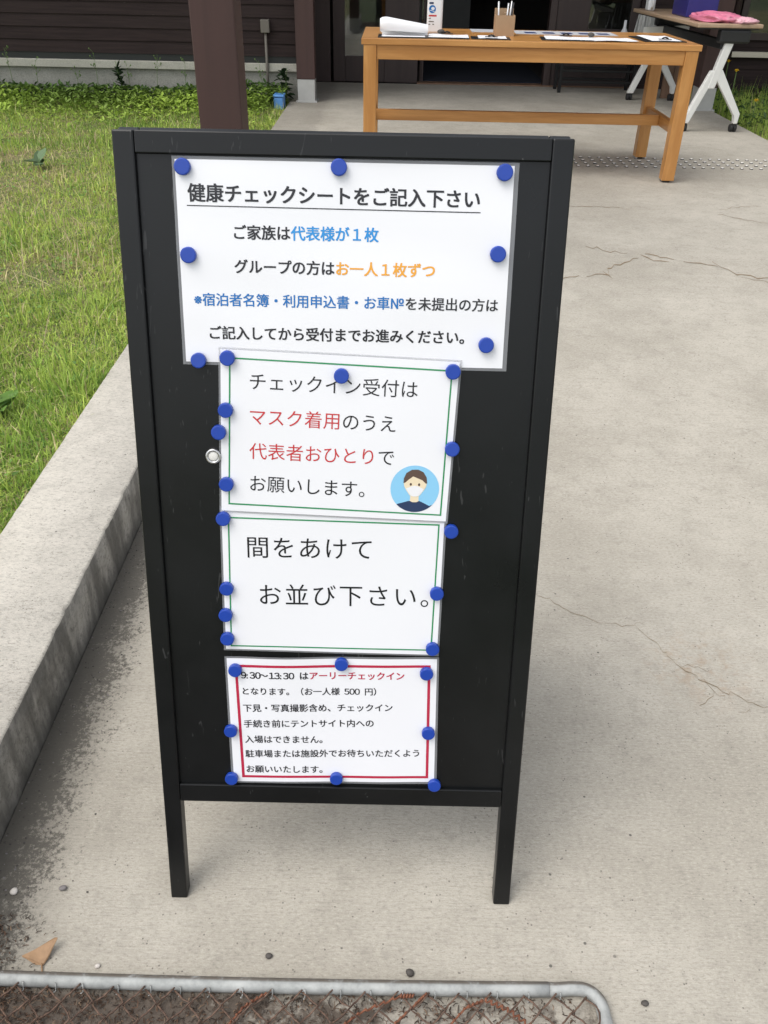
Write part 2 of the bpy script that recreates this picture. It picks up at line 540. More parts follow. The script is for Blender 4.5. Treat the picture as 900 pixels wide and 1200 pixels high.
# ================================================================== SETTING
b = B(); b.poly([(-200, -200, -.05), (200, -200, -.05), (200, 250, -.05), (-200, 250, -.05)])
struct(b.build('ground', M['groundfar']))
ys = [-.45, 0] + [1.9 + 2.4 * i / 24 for i in range(25)] + [4.31, 5, 6, 7, 8, 9.45]  # slab stops short, unseen behind the camera, to darken the sign's reflections
b = B()
prev = None
for y in ys:
    row = [b.bm.verts.new((-.90 if y > 4.305 else -.655, y, -.3)), b.bm.verts.new((-.90 if y > 4.305 else -.655, y, ramp(y))), b.bm.verts.new((2.79, y, ramp(y))), b.bm.verts.new((2.79, y, -.3))]
    if prev:
        for i in range(3): b.bm.faces.new((prev[i+1], prev[i], row[i], row[i+1]))
    prev = row
walk = struct(b.build('walkway', M['concrete'], recalc=False))

# kerb: straight block with worn, chipped arrises
b = B()
ky = np.concatenate([np.linspace(-.45, .5, 6), np.linspace(.52, 2.6, 130), np.linspace(2.7, 4.308, 12)])
prof = None
for y in ky:
    j = lambda a: rnd.uniform(-a, a)
    chip = .006 * max(0, rnd.random() - .8) * 5
    if abs(y - 1.345) < .012: chip = .008
    e = .0035
    h = .15
    row = [(-.90, -.2), (-.90, h - .006 + j(.001)), (-.894, h + j(.0008)), (-.78, h + j(.0008)), (-.662 - e * .3 + j(.0006) - chip, h + j(.0007)), (-.657 + j(.0007) - chip * .7, h - e - chip * .6 + j(.0006)), (-.657 + j(.0012), .09), (-.657 + j(.0012), .04), (-.657, -.2)]
    vs = [b.bm.verts.new((x, y, z)) for x, z in row]
    if prof:
        for i in range(len(vs) - 1):
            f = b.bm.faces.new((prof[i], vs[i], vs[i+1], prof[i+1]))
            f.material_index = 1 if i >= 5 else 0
            f.smooth = True
    prof = vs
kerb = struct(b.build('kerb', [M['kerb'], M['kerbface']], recalc=True))

def lawn_z(x, y):
    return .125 + .02 * np.sin(x * 2.1 + y * 1.3) * np.sin(y * 1.7 - x) * np.clip((-.9 - x) / .5, 0, 1)
b = B()
b.grid(lambda u, v: (-.902 - 20 * u ** 2, -6 + 14.4 * v, float(lawn_z(-.902 - 20 * u ** 2, -6 + 14.4 * v))), 60, 120)
struct(b.build('lawn', M['soil']))
b = B()
b.grid(lambda u, v: (2.792 + 22 * u ** 2, -6 + 15.5 * v, .06 + .02 * math.sin(9 * v + 4 * u)), 40, 60)
struct(b.build('side_lawn', M['soil']))

# cracks in the concrete: narrow earth-filled ribbons
def crack(pts, wd, seed):
    q = random.Random(seed)
    P = []
    for (x0, y0), (x1, y1) in zip(pts, pts[1:]):
        n = max(2, int(math.hypot(x1 - x0, y1 - y0) / (.009 + wd * 1.6)))
        for i in range(n):
            t = i / n
            P.append((x0 + (x1 - x0) * t + q.gauss(0, .0022) * (1 + wd * 120), y0 + (y1 - y0) * t + q.gauss(0, .0026) * (1 + wd * 350)))
    P.append(pts[-1])
    b = B(); pr = None
    for i, (x, y) in enumerate(P):
        k = math.sin(math.pi * min(1, (i + .6) / len(P))) ** .4
        h = wd * k * q.uniform(.35, 1.25) / 2
        vs = [b.bm.verts.new((x, y - h, ramp(y - h) + .0012)), b.bm.verts.new((x + h * .4, y + h, ramp(y + h) + .0012))]
        if pr: b.bm.faces.new((pr[0], vs[0], vs[1], pr[1]))
        pr = vs
    b.build('crack', M['crack'], walk)
crack([(.32, 1.62), (.369, 1.608), (.397, 1.586), (.447, 1.537), (.505, 1.506), (.560, 1.497), (.612, 1.503)], .0016, 1)
crack([(.585, 1.500), (.631, 1.434), (.641, 1.395), (.661, 1.358), (.707, 1.316), (.751, 1.28), (.807, 1.245), (.90, 1.23)], .0020, 2)
crack([(.700, 1.322), (.712, 1.29), (.69, 1.262), (.668, 1.248)], .0022, 3)
crack([(.708, 1.292), (.73, 1.275), (.724, 1.262)], .0016, 13)
crack([(.655, 1.37), (.69, 1.365), (.72, 1.345)], .0013, 14)
crack([(.775, 1.262), (.768, 1.238), (.742, 1.232)], .0013, 4)
crack([(.70, 3.66), (.78, 3.63), (.83, 3.65)], .010, 5)
crack([(.86, 3.64), (.95, 3.70), (1.03, 3.80), (1.14, 3.87)], .011, 15)
crack([(.95, 3.69), (.97, 3.62)], .008, 25)
crack([(.93, 4.02), (1.0, 3.97), (1.10, 3.93)], .008, 35)
crack([(1.16, 3.90), (1.20, 3.84), (1.27, 3.83)], .012, 45)
crack([(1.18, 3.95), (1.25, 3.88), (1.30, 3.86)], .010, 6)
crack([(1.34, 3.83), (1.477, 3.79)], .008, 16)
crack([(1.47, 3.84), (1.53, 3.69), (1.62, 3.68), (1.72, 3.66)], .012, 7)
crack([(1.55, 3.67), (1.70, 3.60), (1.9, 3.60), (2.1, 3.64)], .007, 17)
crack([(.74, 4.75), (.95, 4.70), (1.1, 4.74), (1.3, 4.70)], .007, 8)
crack([(1.74, 4.62), (1.86, 4.52), (1.95, 4.47)], .008, 9)
crack([(1.78, 4.72), (1.92, 4.80), (2.02, 4.82)], .006, 10)

# ================================================================== LODGE
WY, DY = 8.30, 9.45
lodge = thing('lodge', 'dark brown boarded wooden lodge with concrete foundation and open glazed entrance', 'building', (0, 9.45, 0))
def lap_siding(x0, x1, y, z0, z1, pitch=.097):
    b = B(); z = z0; k = 0
    while z < z1:
        b.prism([(y, z), (y - .016, z + .001), (y - .005, z + pitch + .006), (y, z + pitch + .006)], x1 - x0, Matrix(((0, 0, 1, x0), (1, 0, 0, 0), (0, 1, 0, 0), (0, 0, 0, 1))))
        z += pitch; k += 1
    return b
lap_siding(-9, -.845, WY, .483, 3.0).build('siding', M['siding'], lodge, recalc=True)
b = B().box(-9, -.83, WY + .001, WY + .12, .10, 3.0); b.build('wall_core', M['brown'], lodge)
b = B().box(-9, -.835, WY - .008, WY - .0005, .432, .482); b.build('flashing', M['flash'], lodge)
b = B().box(-9, -.84, WY - .035, WY - .0005, .367, .431, .006); b.build('foundation_ledge', M['ledge'], lodge)
b = B().box(-9, -.845, WY - .006, WY - .0005, -.1, .366); b.build('foundation', M['foundation'], lodge)
b = B().box(-.845, -.80, WY + .125, DY - .002, .10, 3.0); b.build('return_wall', M['brown'], lodge)
# entrance joinery
b = B().box(-.80, -.625, DY, DY + .10, FZ + .004, 2.6, .004); b.build('door_post', M['brown'], lodge)
b = B().box(-.80, 2.95, DY - .01, DY + .12, 2.2, 3.0, .004); b.build('lintel', M['brown'], lodge)
def door(x0, x1, gx0, gx1, gz0, yy):
    d = B().box(x0, gx0, yy, yy + .045, FZ + .006, 2.19, .003).build('door', M['brown'], lodge)
    B().box(gx1, x1, yy, yy + .045, FZ + .006, 2.19, .003).build('stile', M['brown'], d)
    B().box(gx0 + .001, gx1 - .001, yy + .003, yy + .042, FZ + .008, gz0, .003).build('bottom_panel', M['brown'], d)
    B().box(gx0 + .001, gx1 - .001, yy + .003, yy + .042, 2.05, 2.188, .003).build('top_rail', M['brown'], d)
    B().box(gx0, gx1, yy + .018, yy + .026, gz0 + .001, 2.049).build('glass', M['glass'], d)
    return d
door(-.598, .24, -.482, -.09, .385, DY + .02)
door(1.57, 2.36, 1.885, 2.28, .66, DY + .02)
door(.262, .30, .27, .285, .66, DY + .09)
B().box(1.50, 1.566, DY, DY + .12, FZ + .004, 2.19, .004).build('door_post', M['brown'], lodge)
B().box(.24, 2.36, DY - .012, DY + .13, FZ + .001, FZ + .012).build('threshold', M['barewood'], lodge)
# right wing
lap_siding(2.365, 9, DY, .15, 3.0).build('siding', M['siding'], lodge, recalc=True)
B().box(2.365, 9, DY + .001, DY + .12, -.1, 3.0).build('wall_core', M['brown'], lodge)
wd_ = B()
for q in ((3.32, 3.38, .60, 1.9), (4.9, 4.96, .60, 1.9), (3.38, 4.9, .60, .66), (3.38, 4.9, 1.84, 1.9)):
    wd_.box(q[0], q[1], DY - .05, DY - .017, q[2], q[3])
win = wd_.build('window', M['brown'], lodge)
B().box(3.38, 4.9, DY - .035, DY - .028, .66, 1.84).build('pane', M['glass'], win)
B().box(3.30, 5.0, DY - .075, DY - .02, .452, .50, .004).build('sill', M['cream'], lodge)
B().tube([(3.27, DY - .06, .05), (3.27, DY - .06, 2.9)], .028, 10).build('downpipe', M['brown'], lodge)
# room behind the entrance
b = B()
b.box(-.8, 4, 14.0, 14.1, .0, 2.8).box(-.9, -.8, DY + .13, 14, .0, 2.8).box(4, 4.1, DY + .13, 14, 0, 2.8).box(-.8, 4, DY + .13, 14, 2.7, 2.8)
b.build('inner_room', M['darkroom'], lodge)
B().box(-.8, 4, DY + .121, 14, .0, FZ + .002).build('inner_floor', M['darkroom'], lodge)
# roof: the eaves and the porch canopy carried by the posts
b = B()
b.box(-10, 10, 7.4, 15, 3.0, 3.14)
b.build('roof', M['roof'], lodge)
for x in (-.70, 2.65): B().box(x - .06, x + .13, 3.1, 7.29, 2.86, 3.02, .004).build('porch_beam', M['brown'], lodge)
for y in (3.3, 5.2): B().box(-.569, 2.589, y, y + .10, 2.88, 3.0, .004).build('porch_beam', M['brown'], lodge)

tag(B().box(.30, 1.55, DY + .16, 11.9, FZ + .003, FZ + .018, .004).build('door_mat', M['navymat']), 'dark navy entrance mat lying inside the open doorway', 'mat')
ct = thing('reception_counter', 'grey counter deep inside the dark room seen through the doorway', 'counter', (.75, 12.6, FZ))
B().box(.25, .95, 12.3, 12.9, FZ, 1.05, .01).build('body', M['greycounter'], ct)
B().box(.22, .98, 12.27, 12.93, 1.051, 1.09, .006).build('top', M['darkroom'], ct)
tag(B().box(1.15, 1.28, 13.2, 13.215, .75, 1.45).build('notice', M['greyprint']), 'narrow pale grey notice on a stand in the dark room', 'notice')

# timber posts on metal shoes
def post(x, y, wd, z0, label, shoe=True):
    t = thing('timber_post', label, 'post', (x, y, z0), 'dark brown timber posts under the porch roof')
    h = wd / 2
    zb = z0 + (.18 if shoe else .02)
    B().box(x - h, x + h, y - h, y + h, zb, 2.85, .006).build('timber', M['post'], t)
    s = B().box(x - h + .004, x + h - .004, y - h + .004, y + h - .004, z0 - .02, zb - .001, .003).build('metal_shoe', M['metalbase'], t)
    B().lathe([(0, .006), (.018, .006), (.018, 0)], 16, (0, 0, 0)).build('bolt_plate', M['chrome'], s).matrix_local = Matrix.Translation((0, -h + .004, .12)) @ Matrix.Rotation(R(90), 4, 'X')
    B().box(x - h - .012, x + h + .012, y - h - .012, y + h + .012, z0 - .02, z0 + .012, .002).build('base_plate', M['metalbase'], s)
    return t
post(-.635, 3.475, .158, .15, 'dark brown post rising right behind the top of the black sign', True)
post(-.752, 8.20, .158, .15, 'dark brown post on metal shoe beside the boarded wall and entrance', True)
post(2.715, 8.20, .165, .15, 'dark brown post on metal shoe behind the white folding table leg', True)

jb = thing('junction_box', 'small grey junction box with a conduit pipe down the boarded wall', 'junction box', (-1.09, WY - .03, .71))
B().box(-1.135, -1.06, WY - .075, WY - .018, .665, .765, .006).build('box', M['boxgrey'], jb)
B().tube([(-1.098, WY - .05, .664), (-1.098, WY - .05, .10)], .012, 10).build('conduit', M['boxgrey'], jb)

bn = thing('plastic_tub', 'small blue plastic tub in the weeds beside the porch slab', 'tub', (-.98, 7.95, .12))
B().prism([(-.04, -.08), (.04, -.08), (.04, .08), (-.04, .08)], .10, Matrix.Translation((-.965, 7.93, .12)), bev=.01).build('body', M['binblue'], bn)
B().box(-1.012, -.918, 7.845, 8.015, .221, .24, .008).build('rim', M['binblue'], bn)

# ================================================================== A-FRAME SIGN
OB = Vector((-.060, .7965, 0)); BV = Vector((0, .2955, 1.121)).normalized(); BN = Vector((0, -BV.z, BV.y)); BU = Vector((1, 0, 0))
MB = Matrix(((BU.x, BV.x, BN.x, OB.x), (BU.y, BV.y, BN.y, OB.y), (BU.z, BV.z, BN.z, OB.z), (0, 0, 0, 1)))
MR = Matrix.Translation((0, 2 * 1.1095, 0)) @ Matrix.Diagonal((1, -1, 1, 1)) @ MB      # rear leaf mirrors the front one
sign = thing('folding_sign_board', 'tall black wooden folding sign board with posters standing on the walkway', 'sign board', (-.06, 1.11, 0))
def slab_mesh(u0, u1, v0, v1, n0, n1, bev, mt): return B().box(u0, u1, v0, v1, n0, n1, bev, mat=mt)
for mt, nm in ((MB, 'front'), (MR, 'rear')):
    k = 0 if nm == 'front' else .002
    for x0, x1 in ((-.277, -.2505), (.2535, .280)):
        slab_mesh(x0, x1, 0, 1.159 - k, -.024, -k, .0022, mt).build('stile', M['black'], sign, recalc=True)
    slab_mesh(-.2502, .2532, 1.133, 1.159 - k, -.022, -.0006 - k, .0015, mt).build('rail', M['black'], sign, recalc=True)
    slab_mesh(-.2502, .2532, .192, .2235, -.022, -.0006 - k, .0015, mt).build('rail', M['black'], sign, recalc=True)
    slab_mesh(-.2502, .2532, .2238, 1.1327, -.012, -.0062, 0, mt).build('panel', M['black'], sign, recalc=True)
for x in (-.19, .19):
    B().box(x - .02, x + .02, 1.106, 1.113, 1.06, 1.10, .0005).build('hinge', M['chrome'], sign)
B().tube([(.19, .95, .50), (.19, 1.02, .455), (.19, 1.11, .44), (.19, 1.20, .455), (.19, 1.275, .50)], .002, 6).build('stay_chain', M['chrome'], sign)

# ------------------------------------------------------------------ lettering
def glyph_mesh(body, runs, off, space):
    """Text -> (verts, faces, material slots) with the colour runs as slots; full-width figures are set close"""
    cu = bpy.data.curves.new('lettering', 'FONT')
    cu.body = body; cu.size = 1; cu.offset = min(off, 0); cu.space_character = space; cu.resolution_u = 5
    for i in range(max(r for _, r in runs) + 1): cu.materials.append(M['ink'])
    p = 0
    for n, slot in runs:
        for i in range(p, min(p + n, len(body))): cu.body_format[i].material_index = slot
        p += n
    for i, ch in enumerate(body[:-1]):
        if '０' <= ch <= '９' and (body[i + 1] in ':〜' or '０' <= body[i + 1] <= '９'): cu.body_format[i].kerning = -17 if body[i + 1] != ':' else -10
        if ch == '〜': cu.body_format[i].kerning = -6
        if ch == ':': cu.body_format[i].kerning = -9
    o = bpy.data.objects.new('lettering', cu); C.objects.link(o)
    dg = bpy.context.evaluated_depsgraph_get(); dg.update()
    me = bpy.data.meshes.new_from_object(o.evaluated_get(dg))
    V0 = [v.co.copy() for v in me.vertices]; F0 = [(tuple(p.vertices), p.material_index) for p in me.polygons]
    bpy.data.objects.remove(o); bpy.data.curves.remove(cu); bpy.data.meshes.remove(me)
    V, Fc = [], []
    # heavier weights: the same outlines printed again a hair to each side
    for k, (dx, dy) in enumerate(((0, 0),) if off <= 0 else ((-off, -off * .7), (off, -off * .7), (-off, off * .7), (off, off * .7))):
        n0 = len(V)
        V += [Vector((v.x + dx, v.y + dy, k)) for v in V0]; Fc += [(tuple(i + n0 for i in f), m) for f, m in F0]
    return V, Fc

class Poster:
    def __init__(s, name, label, quad, paper, n0, wave):
        s.c = Vector((sum(q[0] for q in quad) / 4, sum(q[1] for q in quad) / 4, 0))
        s.n0, s.wave, s.quad = n0, wave, quad
        s.root = thing(name, label, 'poster', local=True)
        s.root.matrix_world = MB @ Matrix.Translation(s.c)
        s.sheet('laminate_film', quad, 0, M['film'], 28, 18)
        s.sheet('paper', paper, .0004, M['paper'], 28, 18)
    def p(s, u, v, d): return Vector((u, v, s.n0 + d + s.wave(u, v))) - s.c
    def sheet(s, name, q, d, mat, nu, nv):
        def fn(a, t):
            top = Vector((*q[0], 0)).lerp(Vector((*q[1], 0)), a); bot = Vector((*q[3], 0)).lerp(Vector((*q[2], 0)), a)
            k = bot.lerp(top, t)
            return s.p(k.x, k.y, d)
        return B().grid(fn, nu, nv).build(name, mat, s.root)
    def border(s, q, wd, mat):
        """rectangular outline; q = outer corners TL TR BR BL"""
        b = B(); Q = [Vector(x) for x in q]; cen = sum(Q, Vector((0, 0))) / 4
        I = [x + Vector((wd if x.x < cen.x else -wd, wd if x.y < cen.y else -wd)) for x in Q]
        for i in range(4):
            o0, o1, i0, i1 = Q[i], Q[(i+1) % 4], I[i], I[(i+1) % 4]
            b.grid(lambda a, t: s.p(*(o0.lerp(o1, a).lerp(i0.lerp(i1, a), 1 - t) if True else 0), .00065), 24, 1)
        b.build('border', mat, s.root)
    def line(s, body, mats, p0, p1, runs=None, off=.0, space=1., cy=.37):
        runs = runs or [(len(body), 0)]
        V, Fc = glyph_mesh(body, runs, off, space)
        x0, x1 = min(v.x for v in V), max(v.x for v in V)
        d = Vector(p1) - Vector(p0); k = d.length / (x1 - x0); d.normalize(); nn = Vector((-d.y, d.x))
        b = B()
        vs = []
        for v in V:
            q = Vector(p0) + d * ((v.x - x0) * k) + nn * ((v.y - cy) * k)
            vs.append(b.bm.verts.new(s.p(q.x, q.y, .0007 + v.z * .00003)))
        for f, mi in Fc:
            try: b.bm.faces.new([vs[i] for i in f]).material_index = mi
            except ValueError: pass
        return b.build('lettering', [M[m] for m in mats], s.root)

flat = lambda u, v: .0004 * (1 + math.sin(u * 23 + 1) * math.sin(v * 19))
def wave1(u, v): return (.15 + .85 * max(0, min(1, (v - .905) / .05))) * (.0009 * (1 + math.sin(u * 16 + .6) * math.sin(v * 21 + 1)) + .0003 * (1 + math.sin(u * 47 + v * 30)) + .0003 * (1 + math.sin(v * 71 + u * 9)))
def wave4(u, v):
    t = max(0, min(1, (v - .22) / .23))
    a = max(0, min(1, (u + .165) / .165)) if u < .0 else max(0, min(1, u / .13))
    k = math.sin(math.pi * a) ** 2
    return .0005 + k * ((.0085 if u < 0 else .003) * max(0, t - .35) ** 2 + .0012 * (1 - t) ** 2)

LIGHT, MED = 0, .016
P1 = Poster('health_notice', 'large white poster at the top asking guests to fill in health check sheets', [(-.207, 1.1312), (.2156, 1.1312), (.2165, .8777), (-.2075, .8782)],
            [(-.2035, 1.1275), (.2100, 1.1275), (.2110, .8815), (-.2035, .882)], -.0058, wave1)
P1.line('健康チェックシートをご記入下さい', ['ink'], (-.1897, 1.0895), (.170, 1.0883), off=.024)
P1.sheet('underline', [(-.1913, 1.0752), (.1713, 1.0738), (.1713, 1.0726), (-.1913, 1.0740)], .0007, M['ink'], 20, 1)
P1.line('ご家族は代表様が１枚', ['ink', 'inksky'], (-.1344, 1.0442), (.0462, 1.0443), [(4, 0), (20, 1)], off=.022)
P1.line('グループの方はお一人１枚ずつ', ['ink', 'inkorange'], (-.1354, 1.0033), (.1179, 1.0029), [(7, 0), (20, 1)], off=.022)
P1.line('※宿泊者名簿・利用申込書・お車№を未提出の方は', ['inkblue', 'ink'], (-.1885, .9618), (.2002, .9617), [(16, 0), (20, 1)], off=.017)
P1.line('ご記入してから受付までお進みください。', ['ink'], (-.1708, .920), (.1593, .9203), off=.023)

P3 = Poster('queue_notice', 'white green bordered poster, third one down, asking guests to keep apart in line', [(-.1685, .682), (.1476, .670), (.1453, .455), (-.1718, .4579)],
            [(-.166, .680), (.1445, .668), (.1425, .4575), (-.1685, .4605)], -.0056, flat)
P3.border([(-.1577, .6671), (.1381, .6626), (.1344, .4642), (-.1614, .4648)], .0021, M['inkgreen'])
P3.line('間をあけて', ['ink'], (-.1317, .6224), (.0434, .6225), off=LIGHT, space=1.1)
P3.line('お並び下さい。', ['ink'], (-.1162, .5493), (.1264, .5508), off=LIGHT, space=1.16)

P4 = Poster('check_in_notice', 'lowest white poster with a red border about early check in times', [(-.1715, .4478), (.1459, .4536), (.1509, .2305), (-.1692, .2255)],
            [(-.1685, .4450), (.1430, .4505), (.1470, .2345), (-.1655, .2285)], -.0057, wave4)
P4.border([(-.1572, .4345), (.1340, .4402), (.1376, .2412), (-.1525, .2360)], .0042, M['inkcrimson'])
P4.line('９:３０〜１３:３０ はアーリーチェックイン', ['ink', 'inkcrimson'], (-.1481, .4172), (.0955, .4212), [(12, 0), (30, 1)], off=.022)
P4.line('となります。（お一人様 ５００ 円）', ['ink'], (-.1464, .3900), (.0539, .3936), off=MED)
P4.line('下見・写真撮影含め、チェックイン', ['ink'], (-.1469, .3606), (.0791, .3666), off=MED)
P4.line('手続き前にテントサイト内への', ['ink'], (-.1467, .3330), (.0510, .3386), off=MED)
P4.line('入場はできません。', ['ink'], (-.1458, .3056), (-.027, .3079), off=MED)
P4.line('駐車場または施設外でお待ちいただくよう', ['ink'], (-.146, .2796), (.1219, .2870), off=MED)
P4.line('お願いいたします。', ['ink'], (-.1452, .2520), (-.0272, .2538), off=MED)

P2 = Poster('mask_notice', 'white green bordered poster, second one down, with a masked man icon', [(-.160, .9022), (.158, .8915), (.1489, .6644), (-.1683, .6742)],
            [(-.1575, .8995), (.1550, .8890), (.1462, .6675), (-.1655, .6770)], -.0040, flat)
P2.border([(-.1467, .8892), (.1463, .8782), (.1395, .6757), (-.1556, .6861)], .0021, M['inkgreen'])
P2.line('チェックイン受付は', ['ink'], (-.1203, .858), (.1012, .8512), off=LIGHT)
P2.line('マスク着用のうえ', ['inkred', 'ink'], (-.1218, .8105), (.0731, .804), [(5, 0), (9, 1)], off=LIGHT)
P2.line('代表者おひとりで', ['inkred', 'ink'], (-.1242, .763), (.072, .7576), [(7, 0), (9, 1)], off=LIGHT)
P2.line('お願いします。', ['ink'], (-.1244, .7172), (.0327, .7115), off=LIGHT)
# masked man icon, printed flat
ic = B(); IC = Vector((.1016, .7140)); IR = .0335
def ip(x, y, d): return P2.p(IC.x + x * IR, IC.y + y * IR, .0006 + d * .00009)
def ell(cx, cy, rx, ry, d, mi, a0=0, a1=360, n=40):
    ic.poly([ip(cx + rx * math.cos(R(a0 + (a1 - a0) * i / n)), cy + ry * math.sin(R(a0 + (a1 - a0) * i / n)), d) for i in range(n if a1 - a0 == 360 else n + 1)], mi)
ell(0, 0, 1, 1, 0, 0)
cs = [(math.cos(R(a)), math.sin(R(a))) for a in range(222, 320, 6)]
ic.poly([ip(x, y, 1) for x, y in [*cs, (.62, -.72), (.22, -.52), (-.25, -.52), (-.72, -.66)]], 3)
ic.poly([ip(x, y, 2) for x, y in [(-.17, -.22), (.17, -.22), (.17, -.52), (.08, -.57), (-.08, -.57), (-.19, -.52)]], 1)
ic.poly([ip(x, y, 3) for x, y in [(-.46, .28), (-.44, .12), (-.36, -.04), (-.2, -.28), (-.08, -.33), (.08, -.33), (.2, -.28), (.38, -.04), (.46, .1), (.49, .26), (.4, .62), (0, .74), (-.36, .62)]], 1)
ic.poly([ip(x, y, 4) for x, y in [(-.47, .25), (-.46, .45), (-.36, .68), (-.14, .82), (.12, .83), (.34, .72), (.47, .5), (.5, .25), (.44, .24), (.3, .38), (-.08, .54), (-.26, .40), (-.4, .27)]], 2)
ic.poly([ip(x, y, 4) for x, y in [(-.36, .02), (-.12, .12), (.0, .15), (.14, .12), (.37, .0), (.3, -.12), (.18, -.28), (.07, -.32), (-.07, -.32), (-.17, -.28), (-.28, -.12)]], 4)
ell(-.17, .2, .045, .06, 5, 2, n=14); ell(.17, .19, .045, .06, 5, 2, n=14)
ic.build('portrait_icon', [M['icsky'], M['icskin'], M['ichair'], M['icnavy'], M['icwhite']], P2.root)

# ------------------------------------------------------------------ magnets
mg = B().lathe([(0, 0), (.0097, 0), (.0099, .0006), (.0099, .0064), (.0094, .0072), (.0084, .0075), (0, .0075)], 48, smooth=False)
proto = mg.build('magnet', M['magnet'])
pm = [(-.1935, 1.1188, 0, 'round blue magnet at the top left corner of the topmost poster'),
 (-.0035, 1.1215, 0, 'round blue magnet at the middle of the topmost poster\'s top edge'),
 (.1979, 1.1197, 0, 'round blue magnet at the top right corner of the topmost poster'),
 (-.192, 1.016, 0, 'round blue magnet halfway down the topmost poster\'s left edge'),
 (.1957, 1.0248, 0, 'round blue magnet halfway down the topmost poster\'s right edge'),
 (.1876, .9119, 0, 'round blue magnet near the bottom right corner of the topmost poster'),
 (-.1861, .8842, 0, 'round blue magnet on the bottom left edge of the topmost poster'),
 (-.1482, .8884, 1, 'round blue magnet at the top left corner of the masked man poster'),
 (.1463, .8768, 1, 'round blue magnet at the top right corner of the masked man poster'),
 (.0005, .8682, 1, 'round blue magnet covering a letter of the masked man poster\'s first line'),
 (-.1533, .8195, 1, 'round blue magnet on the masked man poster beside its first red line'),
 (-.1637, .7891, 1, 'round blue magnet overhanging the masked man poster\'s left edge above the white magnet'),
 (.15, .7724, 1, 'round blue magnet on the right edge of the masked man poster above its icon'),
 (-.1564, .7164, 1, 'round blue magnet on the masked man poster\'s left edge below the white magnet'),
 (-.1632, .6655, 0, 'round blue magnet at the top left corner of the third poster'),
 (.1543, .6537, 0, 'round blue magnet on the black panel just off the third poster\'s top right corner'),
 (-.1629, .5594, 0, 'uppermost of three round blue magnets low on the third poster\'s left edge'),
 (-.1659, .5176, 0, 'middle of three round blue magnets low on the third poster\'s left edge'),
 (-.165, .4791, 0, 'round blue magnet at the bottom left corner of the third poster'),
 (.138, .5584, 0, 'round blue magnet touching the full stop on the third poster\'s right edge'),
 (.1354, .4694, 0, 'round blue magnet at the bottom right corner of the third poster'),
 (.0019, .4409, 0, 'round blue magnet in the middle of the red bordered poster\'s top edge'),
 (-.1557, .4271, 0, 'round blue magnet at the top left corner of the red bordered poster'),
 (.1281, .4282, 0, 'round blue magnet at the top right corner of the red bordered poster'),
 (-.1662, .3226, 0, 'round blue magnet halfway down the red bordered poster\'s left edge'),
 (.1345, .3255, 0, 'round blue magnet halfway down the red bordered poster\'s right edge'),
 (-.1683, .2362, 0, 'round blue magnet at the bottom left corner of the red bordered poster'),
 (-.0053, .2403, 0, 'round blue magnet in the middle of the red bordered poster\'s bottom edge'),
 (.1473, .2315, 0, 'round blue magnet at the bottom right corner of the red bordered poster')]
for i, (u, v, k, lb) in enumerate(pm):
    o = proto if i == 0 else proto.copy()
    if i: C.objects.link(o)
    if abs(u - .1543) < 1e-6 and k == 0: n0 = -.0046
    else: n0 = -.0028 if k else -.0042
    o.matrix_world = MB @ Matrix.Translation((u, v, n0)) @ Matrix.Rotation(rnd.uniform(-.05, .05), 4, 'X') @ Matrix.Rotation(rnd.uniform(0, 6), 4, 'Z')
    tag(o, lb, 'magnet', 'blue magnets holding the posters')
wm = thing('magnet', 'single round white magnet with a ring on the black panel', 'magnet', local=True)
wm.matrix_world = MB @ Matrix.Translation((-.1733, .7546, -.0060))
B().lathe([(0, 0), (.0098, 0), (.0105, .001), (.0105, .004), (.0098, .0052), (.0074, .0052), (.0070, .0040)], 32).build('rim', M['chrome'], wm)
B().lathe([(0, .0044), (.0050, .0044), (.0066, .0038), (.0072, .0030)][::-1], 32).build('cap', M['magnetw'], wm)

# ================================================================== WOODEN TABLE
TX0, TX1, TY0, TY1, TZ = -.180, 1.706, 5.325, 6.10, .878
tb = thing('wooden_table', 'long honey brown wooden table with papers standing by the entrance', 'table', (.76, 5.7, FZ))
B().box(TX0, TX1, TY0, TY1, TZ - .031, TZ, .003).build('tabletop', M['oakx'], tb)
lw = .072
for x in (TX0 + .012, TX1 - .012 - lw):
    for y in (TY0 + .004, TY1 - .02 - lw):
        l = B().box(x, x + lw, y, y + lw, FZ + .012, TZ - .0315, .003).build('leg', M['oakz'], tb)
        B().lathe([(.022, 0), (.022, .0125), (0, .0125)], 16, (x + lw / 2, y + lw / 2, FZ)).build('foot', M['rubber'], l)
for y in (TY0 + .012, TY1 - .06): B().box(TX0 + .085, TX1 - .085, y, y + .03, TZ - .103, TZ - .0315, .002).build('apron', M['oakx'], tb)
for x in (TX0 + .03, TX1 - .06): B().box(x, x + .03, TY0 + .077, TY1 - .093, TZ - .103, TZ - .0315, .002).build('apron', M['oaky'], tb)
for x in (TX0 + .03, TX1 - .066): B().box(x, x + .036, TY0 + .077, TY1 - .093, .41, .47, .002).build('stretcher', M['oaky'], tb)
B().box(TX0 + .067, TX1 - .067, 5.68, 5.715, .409, .469, .002).build('stretcher', M['oakx'], tb)

